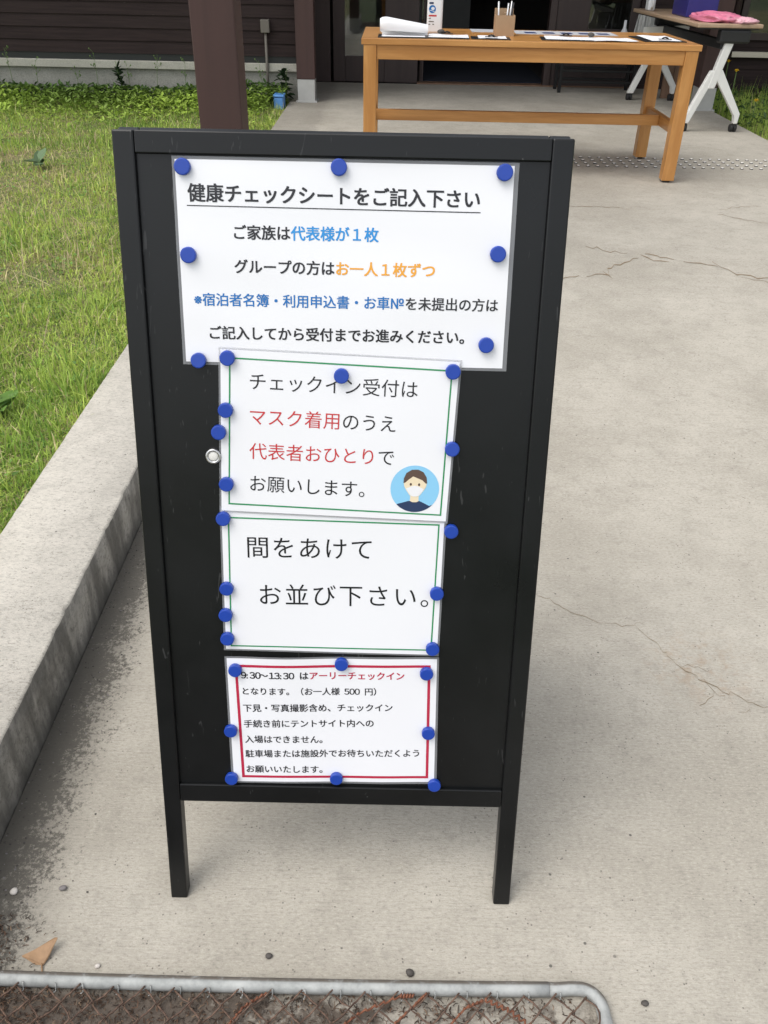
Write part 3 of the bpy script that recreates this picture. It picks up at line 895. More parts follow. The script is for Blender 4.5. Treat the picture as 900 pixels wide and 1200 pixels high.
# papers and things on the table
def clipboard(x, y, w_, d_, label, clipside=1, pap=True, rot=0., small=.9):
    t = thing('clipboard', label, 'clipboard', (x, y, TZ + .0005), 'clipboards on the wooden table', local=True)
    t.rotation_euler = (0, 0, rot)
    B().box(-w_/2, w_/2, -d_/2, d_/2, 0, .004, .0012).build('board', M['clipblack'], t)
    if pap:
        B().grid(lambda u, v: ((u - .5) * w_ * small + .008, (v - .5) * d_ * .93 + .004 * clipside, .0062 + .004 * math.sin(3 * u + 1) ** 2 * v), 8, 6).build('sheet', M['plainpaper'], t)
    c = clipside * d_ / 2 * .86
    b = B().box(-.035, .035, c - .012, c + .012, .012, .015, .001)
    b.tube([(-.018, c, .016), (-.010, c, .020), (0, c, .022), (.010, c, .020), (.018, c, .016)], .004, 8)
    b.build('clip', M['blackplastic'], t)
    return t
cb = clipboard(.045, 5.47, .27, .20, 'clipboard at the table\'s left end with its top page curled over', 1)
def curl(u, v):
    r = .046 * (1 - .42 * u) * min(1, .66 + .9 * math.sqrt(max(0, u)))
    a = R(-80 + 290 * v)
    return (-.125 + .27 * u, .0 + r * math.cos(a), .0095 + .046 * (1 - .46 * u) + r * math.sin(a))
B().grid(curl, 24, 28).build('curled_page', M['plainpaper'], cb)
clipboard(.300, 5.475, .25, .19, 'clipboard with white form just right of the curled pages', 1, rot=R(-2))
clipboard(.545, 5.46, .22, .15, 'half size black clipboard in front of the cardboard pen holder', -1, rot=R(-2), small=.72)
clipboard(.985, 5.50, .30, .20, 'dark clipboard with form on the table right of the pen holder', 1, rot=R(-4))
tag(B().grid(lambda u, v: (1.10 + .25 * u + .02 * (1 - v), 5.40 + .20 * v, TZ + .0045 + .003 * math.sin(4 * u) ** 2), 8, 4).build('form', M['plainpaper']), 'loose white form lying between the two right hand clipboards', 'paper')
clipboard(1.525, 5.62, .24, .34, 'black clipboard with white form at the table\'s right end', -1, rot=R(3), small=.72)
gp = thing('printed_sheet', 'long pale sheet with a row of dark blue pictures at the table\'s back', 'paper', (1.03, 5.90, TZ))
B().box(.73, 1.34, 5.79, 6.03, TZ + .0006, TZ + .0026).build('sheet', M['greyprint'], gp)
for i in range(5): B().box(.79 + .11 * i, .86 + .11 * i, 5.83, 5.93, TZ + .0027, TZ + .0031).build('picture', M['blueprint'], gp)
tag(B().box(.47, .68, 5.86, 6.06, TZ + .0006, TZ + .003).build('printed_sheet', M['greyprint']), 'grey printed sheet lying behind the cardboard pen holder', 'paper')
for i, (x, y, lb) in enumerate(((1.13, 5.56, 'dark pebble weighing down the papers right of the pen holder'), (.27, 5.57, 'dark pebble on the clipboard in front of the white bottle'))):
    tag(B().blob((x, y, TZ + .022), (.022, .016, .012), i + 3, .2).build('paperweight', M['stonec']), lb, 'stone')
ph = thing('pen_holder', 'brown cardboard pen holder with pens and scissors on the table', 'pen holder', (.64, 5.68, TZ))
b = B(); w_, h_ = .055, .135
for q in ((-w_, w_, -w_, -w_ + .003), (-w_, w_, w_ - .003, w_), (-w_, -w_ + .003, -w_ + .0035, w_ - .0035), (w_ - .003, w_, -w_ + .0035, w_ - .0035)):
    hh = h_ if q[2] > 0 else h_ - .03
    b.box(.64 + q[0], .64 + q[1], 5.68 + q[2], 5.68 + q[3], TZ + .0005, TZ + hh)
b.box(.64 - w_ + .004, .64 + w_ - .004, 5.68 - w_ + .004, 5.68 + w_ - .004, TZ + .0006, TZ + .003)
b.box(.638, .641, 5.68 - w_ + .004, 5.68 + w_ - .004, TZ + .004, TZ + h_ - .02)
b.build('card_box', M['kraft'], ph)
for i, (dx, dy, tx, ty, hh, m) in enumerate(((-.03, 0, -.01, .01, .17, 'bottle'), (.02, -.02, .012, 0, .175, 'chrome'), (.03, .02, .02, .01, .165, 'blackplastic'), (.012, .03, .01, .02, .16, 'bottle'))):
    tag(B().tube([(.64 + dx, 5.68 + dy, TZ + .004), (.64 + dx + tx, 5.68 + dy + ty, TZ + hh)], .0045, 8).build('pen', M[m]), ['white pen leaning left in the cardboard pen holder', 'silver pen standing in the cardboard pen holder', 'black pen leaning right in the cardboard pen holder', 'white pen at the back of the cardboard pen holder'][i], 'pen')
sb = thing('spray_bottle', 'tall white disinfectant bottle with blue and red label on the table', 'bottle', (.235, 5.72, TZ))
B().box(.19, .28, 5.69, 5.75, TZ + .001, TZ + .24, .012, seg=3).build('body', M['bottle'], sb)
B().lathe([(.02, 0), (.02, .03), (.012, .035), (.012, .06), (.0, .06)], 20, (.235, 5.72, TZ + .24)).build('pump', M['bottle'], sb)
lb = B()
lb.poly([(.219 + .020 * math.cos(R(a)), 5.6894, TZ + .125 + .020 * math.sin(R(a))) for a in range(0, 360, 15)], 0)
lb.poly([(.222 + .010 * math.cos(R(a)), 5.6890, TZ + .128 + .008 * math.sin(R(a))) for a in range(0, 360, 20)], 2)
lb.poly([(.203, 5.6890, TZ + .118), (.232, 5.6890, TZ + .112), (.232, 5.6890, TZ + .115), (.203, 5.6890, TZ + .121)], 2)
lb.poly([(.20, 5.6894, TZ + .150), (.225, 5.6894, TZ + .150), (.225, 5.6894, TZ + .160), (.20, 5.6894, TZ + .160)], 3)
lb.poly([(.20, 5.6894, TZ + .088), (.245, 5.6894, TZ + .088), (.245, 5.6894, TZ + .096), (.20, 5.6894, TZ + .096)], 1)
for z, a, c in ((.076, .20, .212), (.060, .20, .23), (.046, .20, .21), (.046, .222, .232)):
    lb.poly([(a, 5.6894, TZ + z), (c, 5.6894, TZ + z), (c, 5.6894, TZ + z + .005), (a, 5.6894, TZ + z + .005)], 4)
lb.build('label_print', [M['inkblue'], M['inkred'], M['icwhite'], M['icnavy'], M['boxgrey']], sb)

# ================================================================== FOLDING TABLE ON CASTERS
ft = thing('folding_table', 'pale topped folding table with white forked legs on black casters', 'table', (2.40, 7.90, FZ), local=True)
ft.rotation_euler = (0, 0, R(2.2))
B().box(-.245, .235, -.86, .86, .700, .727, .006).build('tabletop', M['ply'], ft)
B().box(-.225, .215, -.84, .84, .690, .6995).build('edge_frame', M['blackplastic'], ft)
B().box(-.03, .03, -.80, .80, .56, .62, .004).build('crossbeam', M['blackplastic'], ft)
B().prism([(-.20, .40), (.20, .47), (.20, .62), (-.20, .60)], .012, Matrix(((1,0,0,0),(0,0,1,.60),(0,1,0,0),(0,0,0,1)))).build('modesty_panel', M['whitemetal'], ft)
for yy in (-.80, .76):
    L = B()
    L.prism([(-.055, .30), (.0, .30), (.075, .60), (.015, .62)], .05, Matrix(((1,0,0,-.015),(0,0,1,yy-.025),(0,1,0,.0),(0,0,0,1))), bev=.006)
    L.prism([(-.20, .06), (-.145, .06), (.005, .42), (-.05, .42)], .045, Matrix(((1,0,0,-.015),(0,0,1,yy-.0225),(0,1,0,.0),(0,0,0,1))), bev=.006)
    L.prism([(.205, .115), (.205, .06), (.235, .06), (.24, .13), (.035, .43), (-.03, .40)], .047, Matrix(((1,0,0,-.015),(0,0,1,yy-.0235),(0,1,0,.0),(0,0,0,1))), bev=.006)
    leg = L.build('leg', M['whitemetal'], ft, recalc=True)
    leg_b = B().box(-.06, .17, yy - .04, yy + .04, .60, .69, .015).build('bracket', M['blackplastic'], ft)
    for xx in (-.185, .203):
        c = B().tube([(xx, yy, .10), (xx, yy, .05)], .012, 10)
        c.box(xx - .018, xx + .018, yy - .012, yy + .03, .035, .052, .004)
        for s_ in (-.014, .014):
            c.tube([(xx + s_ - .010, yy + .01, .0275), (xx + s_ + .010, yy + .01, .0275)], .0272, 18)
        cc = c.build('caster', M['rubber'], leg)
        cc.location = (0, 0, 0)

def fz(x, y): return FZ + .727
bx = thing('plastic_box', 'deep blue plastic box on the folding table', 'box', (2.38, 7.75, FZ + .727))
B().box(2.26, 2.50, 7.62, 8.02, FZ + .7285, FZ + .93, .008).build('body', M['bluebox'], bx)
B().box(2.245, 2.515, 7.605, 8.035, FZ + .9305, FZ + .95, .006).build('lid', M['bluebox'], bx)
def bag(name, c, r, m, label, seed):
    b = B(); q = random.Random(seed)
    ph_ = [(q.uniform(8, 26), q.uniform(8, 26), q.uniform(0, 6)) for _ in range(5)]
    def fn(u, v):
        a = 2 * math.pi * u; e = math.pi * (v - .5)
        x, y, z = math.cos(a) * math.cos(e), math.sin(a) * math.cos(e), max(-.55, math.sin(e))
        k = 1 + .10 * sum(math.sin(f * x + g_ * y + p) for f, g_, p in ph_) * .5
        return (c[0] + r[0] * x * k, c[1] + r[1] * y * k, c[2] + r[2] * (z + .55) * (k if z > -.5 else 1))
    b.grid(fn, 48, 24)
    return tag(b.build(name, m), label, 'bag')
bag('plastic_bag', (2.40, 7.32, FZ + .728), (.17, .24, .036), M['pink'], 'crumpled pink plastic bag on the folding table beside the blue box', 4)
bag('plastic_bag', (2.535, 7.14, FZ + .728), (.10, .11, .024), M['pinkpale'], 'flat pale pink plastic bag near the folding table\'s front corner', 9)
jg = thing('plastic_jug', 'white plastic jug with a loop handle behind the blue box', 'jug', (2.19, 8.35, FZ + .727))
B().box(2.15, 2.21, 8.36, 8.47, FZ + .7285, FZ + .90, .015, seg=3).build('body', M['bottle'], jg)
B().tube([(2.18, 8.355, FZ + .75), (2.18, 8.33, FZ + .77), (2.18, 8.325, FZ + .81), (2.18, 8.33, FZ + .85), (2.18, 8.355, FZ + .87)], .010, 8).build('handle', M['bottle'], jg)

# things behind the tables
def hang(name, x0, x1, y, z0, z1, m, label, seed, cat):
    q = random.Random(seed); p1, p2 = q.uniform(0, 6), q.uniform(0, 6)
    b = B()
    for s_ in (1, -1):
        b.grid(lambda u, v: (x0 + (x1 - x0) * (u - .5) * (1 - .35 * v ** 2) + (x1 - x0) * .5, y + s_ * (.035 * math.sin(math.pi * u) * (1 - v * .7) + .006) + .012 * math.sin(u * 19 + v * 5 + p1) * (1 - v * .3) + .008 * math.sin(u * 41 + p2), z0 + (z1 - z0) * v + .012 * math.sin(u * 9 + p1) * (1 - v)), 26, 14)
    return tag(b.build(name, m), label, cat)
hang('plastic_bag', 2.20, 2.44, 8.98, .45, .86, M['clearbag'], 'clear plastic bag hanging behind the tables at the entrance', 3, 'bag')
hang('plastic_bag', 2.64, 2.75, 8.85, FZ + .002, .44, M['whitebag'], 'white plastic bag standing behind the wooden table\'s right leg', 5, 'bag')
bt = thing('squeeze_bottle', 'small white squeeze bottle with narrow neck behind the table', 'bottle', (2.165, 9.15, .5055))
B().lathe([(0, 0), (.036, 0), (.038, .01), (.038, .12), (.032, .16), (.014, .19), (.012, .255), (0, .255)], 24, (2.165, 9.15, .5055)).build('body', M['bottle'], bt)
rk = thing('boot_rack', 'low black iron rack standing in front of the glazed door', 'rack', (1.9, 9.15, FZ))
for x in (1.60, 2.30):
    for y in (9.05, 9.30): B().box(x - .015, x + .015, y - .015, y + .015, FZ + .001, .50, .002).build('leg', M['iron'], rk)
for z in (.235, .33, .48):
    for y in (9.05, 9.30): B().box(1.615, 2.285, y - .01, y + .01, z, z + .02, .002).build('rail', M['iron'], rk)
B().box(1.60, 2.30, 9.07, 9.28, .4995, .505).build('shelf', M['iron'], rk)
ws = thing('wooden_stand', 'short brown wooden stand behind the wooden table\'s right end', 'stand', (2.58, 8.85, FZ))
B().box(2.515, 2.60, 8.80, 8.83, FZ + .001, .52, .003).build('plank', M['barewood'], ws)
B().box(2.605, 2.65, 8.81, 8.835, FZ + .001, .52, .003).build('plank', M['barewood'], ws)
B().box(2.515, 2.65, 8.835, 8.98, .49, .515, .003).build('shelf', M['barewood'], ws)

# steel tactile studs across the porch
sproto = B().lathe([(.0118, 0), (.0116, .004), (.0102, .0046)], 16, mi=1).lathe([(.0102, .0046), (.0094, .0072), (.005, .0088), (0, .009)], 16).build('tactile_stud', [M['stud'], M['iron']])  # dark rim paints the shadow round each stud, pale top its highlight
k = 0
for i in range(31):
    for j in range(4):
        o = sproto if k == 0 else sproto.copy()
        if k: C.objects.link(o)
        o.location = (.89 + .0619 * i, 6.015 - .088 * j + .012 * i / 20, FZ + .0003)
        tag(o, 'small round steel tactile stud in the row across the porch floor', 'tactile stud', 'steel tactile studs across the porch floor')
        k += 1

# ================================================================== CHAIN LINK MAT AT THE BOTTOM
mat = thing('chain_link_panel', 'galvanised tube framed rusty chain link panel lying on the walkway', 'wire panel', (-.14, .2, 0))
tr, zc = .0106, .0118
def corner_pts(cx, cy, r, a0, a1, n=10): return [(cx + r * math.cos(R(a0 + (a1 - a0) * i / n)), cy + r * math.sin(R(a0 + (a1 - a0) * i / n)), zc) for i in range(n + 1)]
XL, XR, YB, YT = -.66 + .012, .338, -.40, .657
bow = lambda x: .004 * math.sin(math.pi * (x - XL) / (XR - XL))
B().tube([(x, YT - bow(x), zc) for x in np.linspace(XL + .035, .262, 24)], tr, 16).build('frame_tube', M['galv'], mat)
B().tube([(.2625, YT - bow(.2625), zc), (.275, YT - .001, zc)] + [(.275 + (XR - .275) * t, YT + .001, zc) for t in (.3, .5)] + corner_pts(XR - .030, YT - .029, .030, 90, 0) + [(XR + .004, .56, zc), (XR + .008, .4, zc), (XR + .008, YB + .03, zc)], tr * .93, 16).build('frame_tube', M['galv'], mat)
B().tube([(XL + .0345, YT, zc)] + corner_pts(XL + .03, YT - .03, .030, 90, 180) + [(XL, YB + .03, zc)], tr * .95, 16).build('frame_tube', M['galv'], mat)
B().tube([(XL, YB, zc), (XR + .008, YB, zc)], tr, 16).build('frame_tube', M['galv'], mat)
b = B(); p = .0235
n = int((XR - XL) / p)
for i in range(n + 1):
    pts = []
    x0 = XL + .012 + i * p
    j = 0; y = YT - .012
    while y > YB + .02:
        sgn = 1 if (i + j) % 2 == 0 else -1
        for t, dz in ((0., .004), (.35, .0), (.5, -.002), (.65, .0)):
            sx = sgn * (1 - 2 * t) * p / 2 * 1.08
            xx = x0 + sx + .002 * math.sin(7 * i + 3 * j)
            if xx > XR - .008: xx = XR - .008
            if xx < XL + .008: xx = XL + .008
            pts.append((xx, y - t * p + .0015 * math.sin(5 * i + j), .0150 + dz * sgn * .9 + .0015 * math.sin(i * 1.7 + j)))
        y -= p; j += 1
    b.tube(pts, .0014, 5)
b.build('wire_mesh', M['rust'], mat)
b = B()
for i in range(n // 2):
    x = XL + .03 + i * 2 * p + rnd.uniform(-.004, .004)
    yb = YT - bow(x)
    B().tube([(x, yb - .019, .013), (x + .001, yb - .014, .008), (x + .002, yb - .0125, .017), (x + .001, yb - .009, .0215)], .0009, 5).build('tie_wire', M['galv'], mat)
# twisted rusty strands woven into the mesh
def strand(pts):
    P = []
    for (x0, y0), (x1, y1) in zip(pts, pts[1:]):
        for i in range(26):
            t = i / 26; a = (len(P)) * 1.1
            P.append((x0 + (x1 - x0) * t + .0022 * math.cos(a), y0 + (y1 - y0) * t + .0022 * math.cos(a), .0165 + .0022 * math.sin(a)))
    B().tube(P, .0016, 6).build('twisted_strand', M['rustred'], mat)
strand([(-.06, .585), (-.02, .615), (.04, .640), (.06, .640)])
strand([(.10, .590), (.135, .625), (.165, .637), (.20, .622), (.235, .595), (.25, .57)])
strand([(.03, .60), (.065, .632), (.08, .645)])
strand([(-.22, .58), (-.19, .62), (-.16, .64)])

# litter under the panel: shavings, dry stalks, grit
def litter(n, name, fx, fy, z, lmin, lmax, wmin, wmax, cols, label):
    x, y = fx(n), fy(n)
    a = rng.uniform(0, 2 * np.pi, n); L = rng.uniform(lmin, lmax, n); W = rng.uniform(wmin, wmax, n)
    z0 = z + rng.uniform(0, .005, n); tl = rng.uniform(-.25, .25, n) * L
    d = np.stack([np.cos(a), np.sin(a)], 1); q = np.stack([-d[:, 1], d[:, 0]], 1)
    V = np.zeros((n, 6, 3)); cen = np.stack([x, y], 1); bend = rng.uniform(-.2, .2, n)[:, None] * L[:, None] * q
    for k, (s_, t_) in enumerate(((-.5, -.5), (0, -.5), (.5, -.5), (.5, .5), (0, .5), (-.5, .5))):
        V[:, k, :2] = cen + d * (L * s_)[:, None] + q * (W * t_)[:, None] + (bend if s_ == 0 else 0)
        V[:, k, 2] = np.maximum(z0 + tl * s_ + (.002 if s_ == 0 else 0), .0015)
    lo = (np.arange(n) * 6)[:, None] + np.array([0, 1, 4, 5, 1, 2, 3, 4])[None]
    ci = rng.integers(0, len(cols), n)
    c = np.repeat(np.array(cols)[ci] * rng.uniform(.7, 1.3, (n, 1)), 6, 0)
    o = linkmesh(name, V.reshape(-1, 3), lo, np.arange(2 * n) * 4, np.full(2 * n, 4), c, M['debris'])
    o['label'] = label; o['category'] = 'litter'; o['kind'] = 'stuff'
    return o
br = [(.085, .052, .034), (.12, .07, .045), (.055, .035, .025), (.19, .13, .085), (.045, .034, .026), (.10, .088, .075), (.06, .045, .035)]
def fx(n): 
    v = rng.uniform(0, 1, n) ** 2.0
    return -.63 + .93 * v
litter(8000, 'dry_litter', fx, lambda n: np.where(rng.uniform(0,1,n)<.7, rng.uniform(.50, .648, n), rng.uniform(-.4, .55, n)), 0, .003, .011, .0006, .0018, br, 'brown dry plant litter caught under the rusty chain link')  # unseen near part is added to darken the sign's lower reflections
litter(420, 'kerb_litter', lambda n: -.655 + np.abs(rng.normal(0, .05, n)), lambda n: rng.uniform(.668, .76, n), .0, .003, .010, .0006, .0016, br, 'dry brown litter gathered against the kerb by the wire panel')
# loose grit at the kerb foot
ng = 500
gx, gy = -.655 + np.abs(rng.normal(0, .055, ng)), rng.uniform(.67, 2.4, ng)
b = B()
for i in range(ng):
    s_ = rnd.uniform(.0006, .0019)
    bm = bmesh.new(); bmesh.ops.create_icosphere(bm, subdivisions=1, radius=s_)
    b._merge(bm, 0 if rnd.random() < .8 else 1, Matrix.Translation((float(gx[i]), float(gy[i]), ramp(float(gy[i])) + s_ * .4)) @ Matrix.Diagonal((1.3, 1, .7, 1)))
o = b.build('grit', [M['stonec'], M['stoneg']]); o['label'] = 'dark loose grit along the foot of the kerb'; o['category'] = 'grit'; o['kind'] = 'stuff'

# fallen leaf and pebbles
lf = thing('fallen_leaf', 'dry folded tan leaf on the concrete beside the wire panel', 'leaf', (-.50, .705, 0))
def leaf_side(s_):
    q = [(-.545, .694, .004), (-.525, .700, .012), (-.498, .715, .020), (-.4935, .716, .019), (-.503, .690, .006), (-.508, .681, .003), (-.526, .688, .005)]
    return [(x, y + (0 if s_ > 0 else -.001), z + (0 if s_ > 0 else -.0012)) for x, y, z in q]
b = B(); b.poly(leaf_side(1)); b.poly(leaf_side(-1)[::-1])
b.poly([(-.545, .694, .004), (-.526, .688, .005), (-.508, .681, .003), (-.520, .682, .0015)])
b.build('blade', M['leafdry'], lf)
B().tube([(-.510, .683, .004), (-.506, .672, .003), (-.503, .663, .004)], .0011, 6).build('stalk', M['leafdry'], lf)
for i, (x, y, s_, m, lb) in enumerate(((-.596, .800, .0062, 'stonew', 'white pebble at the foot of the kerb'), (-.518, .808, .0055, 'stoneg', 'grey pebble left of the sign board\'s left leg'),
    (-.164, .702, .0048, 'stonec', 'dark pebble in front of the sign between its legs, left one'), (.055, .681, .0062, 'stonec', 'dark pebble just behind the wire panel\'s long tube'), (.406, .643, .0052, 'stonec', 'dark pebble right of the wire panel\'s rounded corner'),
    (-.425, .682, .0040, 'stonew', 'small white pebble beside the dry tan leaf'), (-.405, 1.245, .005, 'stoneg', 'small grey pebble near the kerb beside the sign\'s left edge'), (-.475, 1.45, .006, 'stonew', 'pale pebble at the kerb foot further back'))):
    tag(B().blob((x, y, s_ * .55), (s_ * 1.15, s_, s_ * .75), i, .35).build('pebble', M[m]), lb, 'pebble', 'pebbles on the walkway')

# ================================================================== GRASS AND WEEDS
def blades(name, x, y, z, h, wd, cols, label, lean=.6):
    n = len(x)
    a = rng.uniform(0, 2 * np.pi, n); ln = np.abs(rng.normal(0, lean, n)) * h
    d = np.stack([np.cos(a), np.sin(a)], 1); q = np.stack([-d[:, 1], d[:, 0]], 1)
    tw = rng.uniform(-.6, .6, (n, 1)); q = q + d * tw
    V = np.zeros((n, 5, 3)); base = np.stack([x, y], 1)
    for k, (s_, t_, wk) in enumerate(((0, -.5, 1), (0, .5, 1), (.5, -.42, 1), (.5, .42, 1), (1, 0, 0))):
        f = s_ ** 1.6
        V[:, k, :2] = base + d * (ln * f)[:, None] + q * (wd * t_ * wk)[:, None]
        V[:, k, 2] = z + np.sqrt(np.maximum(h * h - (ln * .75) ** 2, (h * .22) ** 2)) * (s_ if s_ < 1 else 1) - (.004 if s_ == 0 else 0)
    lo = (np.arange(n) * 5)[:, None] + np.array([0, 1, 3, 2, 2, 3, 4])[None]
    st = ((np.arange(n) * 7)[:, None] + np.array([0, 4])[None]).ravel()
    tt = np.tile([4, 3], n)
    o = linkmesh(name, V.reshape(-1, 3), lo, st, tt, np.repeat(cols, 5, 0), M['grass'])
    o['label'] = label; o['category'] = 'grass'; o['kind'] = 'stuff'
    return o
def leaves(P, size, cols, up, name, label=None, stuff=True, asp=.5):
    """many small folded leaves in one mesh"""
    n = len(P)
    a = rng.uniform(0, 2 * np.pi, n); e = np.clip(rng.normal(up, .35, n), -.4, 1.3)
    d = np.stack([np.cos(a) * np.cos(e), np.sin(a) * np.cos(e), np.sin(e)], 1)
    q = np.stack([-np.sin(a), np.cos(a), rng.uniform(-.3, .3, n)], 1)
    nn = np.cross(d, q); s_ = size[:, None]
    V = np.zeros((n, 6, 3))
    V[:, 0] = P; V[:, 1] = P + d * s_ * .4 + q * s_ * asp * .5 + nn * s_ * .06; V[:, 2] = P + d * s_ * .75 + q * s_ * asp * .36 - nn * s_ * .02
    V[:, 3] = P + d * s_ - nn * s_ * .14; V[:, 4] = P + d * s_ * .75 - q * s_ * asp * .36 - nn * s_ * .02; V[:, 5] = P + d * s_ * .4 - q * s_ * asp * .5 + nn * s_ * .06
    lo = (np.arange(n) * 6)[:, None] + np.array([0, 1, 2, 3, 0, 3, 4, 5])[None]
    o = linkmesh(name, V.reshape(-1, 3), lo, np.arange(2 * n) * 4, np.full(2 * n, 4), np.repeat(cols, 6, 0), M['leafm'])
    if stuff: o['label'] = label; o['category'] = 'weeds'; o['kind'] = 'stuff'
    return o
def vnoise(x, y, f, seed):
    r2 = np.random.default_rng(seed); s_ = 0
    for i in range(6):
        a = r2.uniform(0, 2 * np.pi); k = f * r2.uniform(.5, 1.8); s_ = s_ + np.sin((x * np.cos(a) + y * np.sin(a)) * k + r2.uniform(0, 6))
    return s_ / 6
G1, G2, G3, STR = np.array((.29, .44, .08)), np.array((.52, .63, .14)), np.array((.16, .29, .065)), np.array((.62, .52, .29))
def gcol(x, y, straw):
    n = len(x)
    t = np.clip(.5 + .7 * vnoise(x, y, 3.2, 3) + .9 * vnoise(x, y, 13, 4) + rng.normal(0, .28, n), 0, 1)[:, None]
    c = G1 * (1 - t) + G2 * t
    d = (rng.uniform(0, 1, n) < .18)[:, None]; c = np.where(d, G3, c)
    s_ = (rng.uniform(0, 1, n) < straw)[:, None]; c = np.where(s_, STR * rng.uniform(.6, 1.15, (n, 1)), c)
    return c * rng.uniform(.75, 1.25, (n, 1))
# left lawn, inside the wedge that the porch side looks on to
n = 240000
y = 1.2 + 7.05 * rng.uniform(0, 1, n) ** 1.25
xmax = .95 + .62 * y
x = -.905 - (xmax - .905) * rng.uniform(0, 1, n) ** 1.05
dry = np.clip(vnoise(x, y, 4.5, 8) * 1.6 - .25, 0, 1)
dry = np.maximum(dry, np.exp(-(((x + 2.25) / .45) ** 2 + ((y - 5.0) / .8) ** 2)) * .75)
keep = rng.uniform(0, 1, n) > dry * .55
x, y, dry = x[keep], y[keep], dry[keep]
h = rng.gamma(2.6, .0098, len(x)) * (1 + .5 * vnoise(x, y, 5, 5) + .9 * vnoise(x, y, 17, 6)) * (1 - .4 * dry)
h *= np.where(x > -.93, .7, 1)
h = np.where(rng.uniform(0, 1, len(x)) < .015, h * 1.8, h)
blades('grass', x, y, lawn_z(x, y), np.clip(h, .012, .15), rng.uniform(.0016, .0042, len(x)) * (1 + y * .09), gcol(x, y, .10 + .5 * dry), 'short green lawn with straw patches left of the kerb', 1.15)
# dry straw stalks lying on the lawn
n = 7000
y = 1.4 + 6.6 * rng.uniform(0, 1, n); x = -.95 - (.62 * y) * rng.uniform(0, 1, n)
kp = vnoise(x, y, 8, 31) > .05; x, y = x[kp], y[kp]; n = len(x)
leaves(np.stack([x, y, lawn_z(x, y) + rng.uniform(.008, .035, n)], 1), rng.uniform(.010, .024, n), np.tile((.15, .27, .06), (n, 1)) * rng.uniform(.6, 1.5, (n, 1)), .2, 'clover', 'small clover leaves among the lawn grass', asp=.8)
n = 2600
y = 1.4 + 5.5 * rng.uniform(0, 1, n); x = -1.0 - (.62 * y) * rng.uniform(0, 1, n)
kp = (vnoise(x, y, 4.5, 8) + .35 * vnoise(x, y, 14, 9) > .02) | (rng.uniform(0, 1, n) < .12); x, y = x[kp], y[kp]; n = len(x)
blades('straw', x, y, lawn_z(x, y) + .020, rng.uniform(.04, .14, n), rng.uniform(.0018, .0034, n), np.tile(np.array([.60, .50, .30]), (n, 1)) * rng.uniform(.6, 1.15, (n, 1)), 'dry straw stalks lying across the lawn', 1.5)
# side lawn, longer
n = 34000
x = 2.80 + 3.6 * rng.uniform(0, 1, n) ** 1.3; y = 5.2 + 4.2 * rng.uniform(0, 1, n)
h = np.clip(rng.gamma(4.5, .023, n) * (1 + .5 * vnoise(x, y, 4, 9)), .03, .42) * np.clip((x - 2.70) / .35, .3, 1)
blades('grass', x, y, np.full(n, .05), h, rng.uniform(.003, .007, n), gcol(x, y, .04) * 1.05, 'long green grass right of the porch slab', .45)

# weed belt along the foundation
n = 12000
x = -.93 - 4.6 * rng.uniform(0, 1, n) ** 1.1; y = 8.24 - np.abs(rng.normal(0, .42, n))
kp = ~((x > -1.04) & (y < 7.92)); x, y = x[kp], y[kp]; n = len(x)
top = .04 + .07 * np.exp(-((y - 8.15) / .35) ** 2) * (1 + .8 * vnoise(x, y, 5, 21)) + .05 * np.exp(-((x + 1.4) / .7) ** 2)
z = lawn_z(x, y) + top * rng.uniform(0, 1, n) ** .6
yel = np.clip(.65 + 1.4 * vnoise(x, y, 3.1, 23), 0, 1)[:, None] * np.clip((8.16 - y) / .3, 0, 1)[:, None]
c = (np.array((.065, .13, .03)) * (1 - yel) + np.array((.33, .46, .075)) * yel) * rng.uniform(.65, 1.35, (n, 1))
leaves(np.stack([x, y, z], 1), rng.uniform(.025, .06, n), c, .35, 'weeds', 'low leafy weeds along the concrete foundation of the lodge')
n = 2600
x = 2.85 + 2.6 * rng.uniform(0, 1, n); y = 7.4 + 1.8 * rng.uniform(0, 1, n); z = .06 + .16 * rng.uniform(0, 1, n)
leaves(np.stack([x, y, z], 1), rng.uniform(.03, .06, n), np.tile((.05, .095, .025), (n, 1)) * rng.uniform(.6, 1.5, (n, 1)), .4, 'weeds', 'leafy weeds among the long grass right of the porch')
def leafy(x, y, z, h, n, sz, col, label, cat='weed', name='weed_plant', asp=.5, up=.4, spread=.25, group=None):
    t = thing(name, label, cat, (x, y, z), group)
    s = B()
    tips = []
    for i in range(max(1, n // 9)):
        a = rnd.uniform(0, 6.28); r_ = spread * h * rnd.uniform(.2, 1)
        p1 = (x + r_ * math.cos(a), y + r_ * math.sin(a), z + h * rnd.uniform(.7, 1))
        s.tube([(x, y, z), (x + .4 * r_ * math.cos(a), y + .4 * r_ * math.sin(a), z + h * .5), p1], [.003, .0022, .0012], 5)
        tips.append(p1)
    s.build('stem', M['stem'], t)
    P = []
    for i in range(n):
        p1 = tips[i % len(tips)]; k = rnd.uniform(.25, 1)
        P.append((x + (p1[0] - x) * k ** 1.3, y + (p1[1] - y) * k ** 1.3, z + (p1[2] - z) * k))
    P = np.array(P)
    o = leaves(P, rng.uniform(sz * .7, sz * 1.2, n), np.tile(col, (n, 1)) * rng.uniform(.7, 1.3, (n, 1)), up, 'leaf_cluster', stuff=False, asp=asp)
    o.data.transform(Matrix.Translation((-x, -y, -z))); o.parent = t
    return t
leafy(-2.36, 8.18, .12, .36, 34, .07, (.025, .05, .02), 'dark green broad leafed weed against the foundation left of the post', asp=.6)
leafy(-.93, 8.16, .12, .32, 40, .07, (.022, .045, .018), 'dark leafy weed against the wall by the junction box conduit', asp=.6)
leafy(-3.55, 8.14, .12, .30, 34, .06, (.06, .12, .03), 'mid green weed clump against the foundation at the far left', asp=.5)
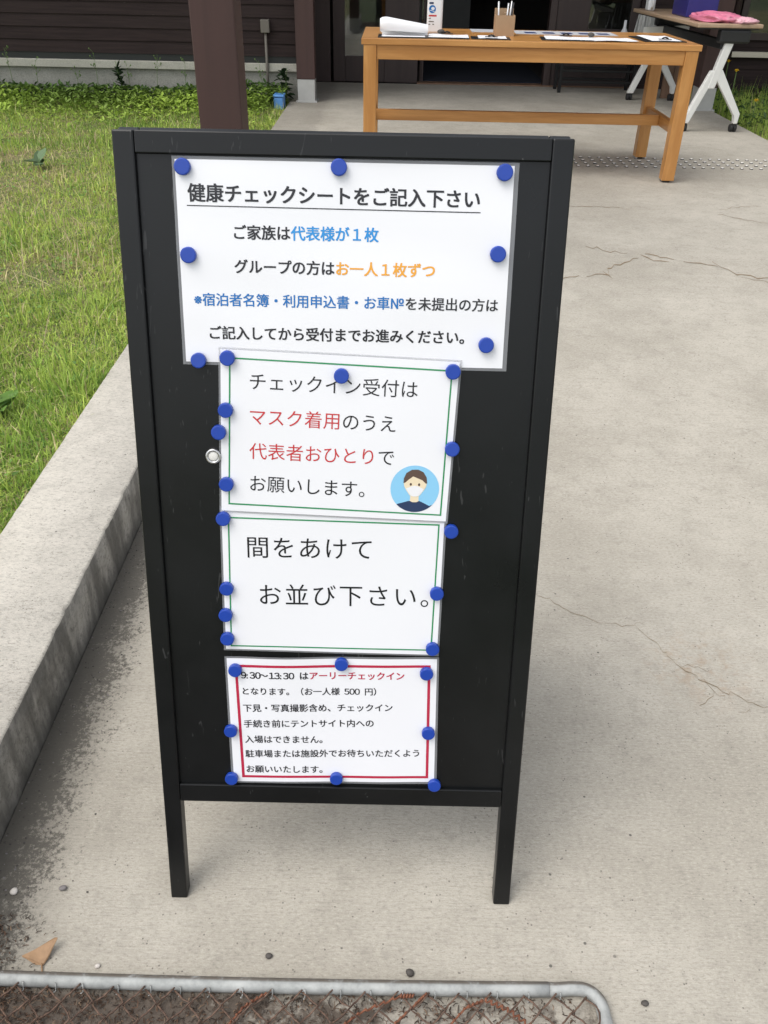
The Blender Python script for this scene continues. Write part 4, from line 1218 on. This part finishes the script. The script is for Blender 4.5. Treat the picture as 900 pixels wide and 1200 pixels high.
leafy(-1.14, 2.235, .13, .05, 9, .075, (.13, .24, .05), 'low broad leafed plant on the lawn by the kerb', asp=.55, up=.55, spread=.5)
leafy(-1.80, 3.62, .13, .05, 7, .085, (.30, .36, .16), 'pale grey green broad leafed weed on the lawn', asp=.6, up=.3, spread=.5)
leafy(-2.15, 5.45, .13, .06, 8, .10, (.13, .20, .10), 'bluish green leafed weed in the lawn\'s middle', asp=.6, up=.3, spread=.6)
for i in range(11):
    x = -1.2 - .27 * i + rnd.uniform(-.08, .08); yy = 8.2 - rnd.uniform(.0, .12); h = rnd.uniform(.28, .46)
    b = B(); dx = rnd.uniform(-.06, .06)
    b.tube([(x, yy, .12), (x + dx * .4, yy, .12 + h * .55), (x + dx, yy - .02, .12 + h)], [.0028, .002, .001], 5)
    for k in range(7):
        t_ = rnd.uniform(.55, 1); a = rnd.uniform(0, 6.28)
        q = (x + dx * t_, yy - .02 * t_, .12 + h * t_)
        e = (q[0] + .035 * math.cos(a), q[1] + .02 * math.sin(a), q[2] + .03)
        b.tube([q, e], .0011, 4); b.blob(e, (.006, .006, .008), k, .1, 1)
    tag(b.build('weed_stalk', M['stem']), 'thin weed stalk with small seed heads against the pale foundation', 'weed', 'thin weed stalks along the foundation')
for i, (x, y, h, lb) in enumerate(((2.92, 8.35, .46, 'yellow dandelion highest of those by the post on the right'), (2.90, 8.05, .42, 'yellow dandelion just right of the metal post shoe'), (2.93, 7.55, .26, 'yellow dandelion lowest, nearest the slab edge'), (3.12, 7.75, .40, 'yellow dandelion right of the others behind the white table leg'))):
    d = thing('dandelion', lb, 'flower', (x, y, .06), 'dandelions right of the porch')
    B().tube([(x, y, .05), (x + .008, y, .05 + h * .6), (x + .004, y, .05 + h)], .003, 6).build('stem', M['stem'], d)
    f = B()
    for ring, (r_, zz, m_) in enumerate(((.022, .0, 18), (.017, .005, 14), (.010, .009, 9))):
        for k in range(m_):
            a = 6.283 * k / m_ + ring * .2; c_, s_ = math.cos(a), math.sin(a); o_ = (x + .004, y, .05 + h + zz)
            f.poly([(o_[0] - s_ * .003, o_[1] + c_ * .003, o_[2]), (o_[0] + s_ * .003, o_[1] - c_ * .003, o_[2]), (o_[0] + c_ * r_ + s_ * .002, o_[1] + s_ * r_ - c_ * .002, o_[2] + .008), (o_[0] + c_ * r_ - s_ * .002, o_[1] + s_ * r_ + c_ * .002, o_[2] + .008)])
    f.blob((x + .004, y, .05 + h + .002), (.009, .009, .007), 1, .05, 1)
    f.build('flower_head', M['yellow'], d)

for o in LOCAL:
    if '_local' in o: del o['_local']
for o in S.objects:
    if '_local' in o: del o['_local']
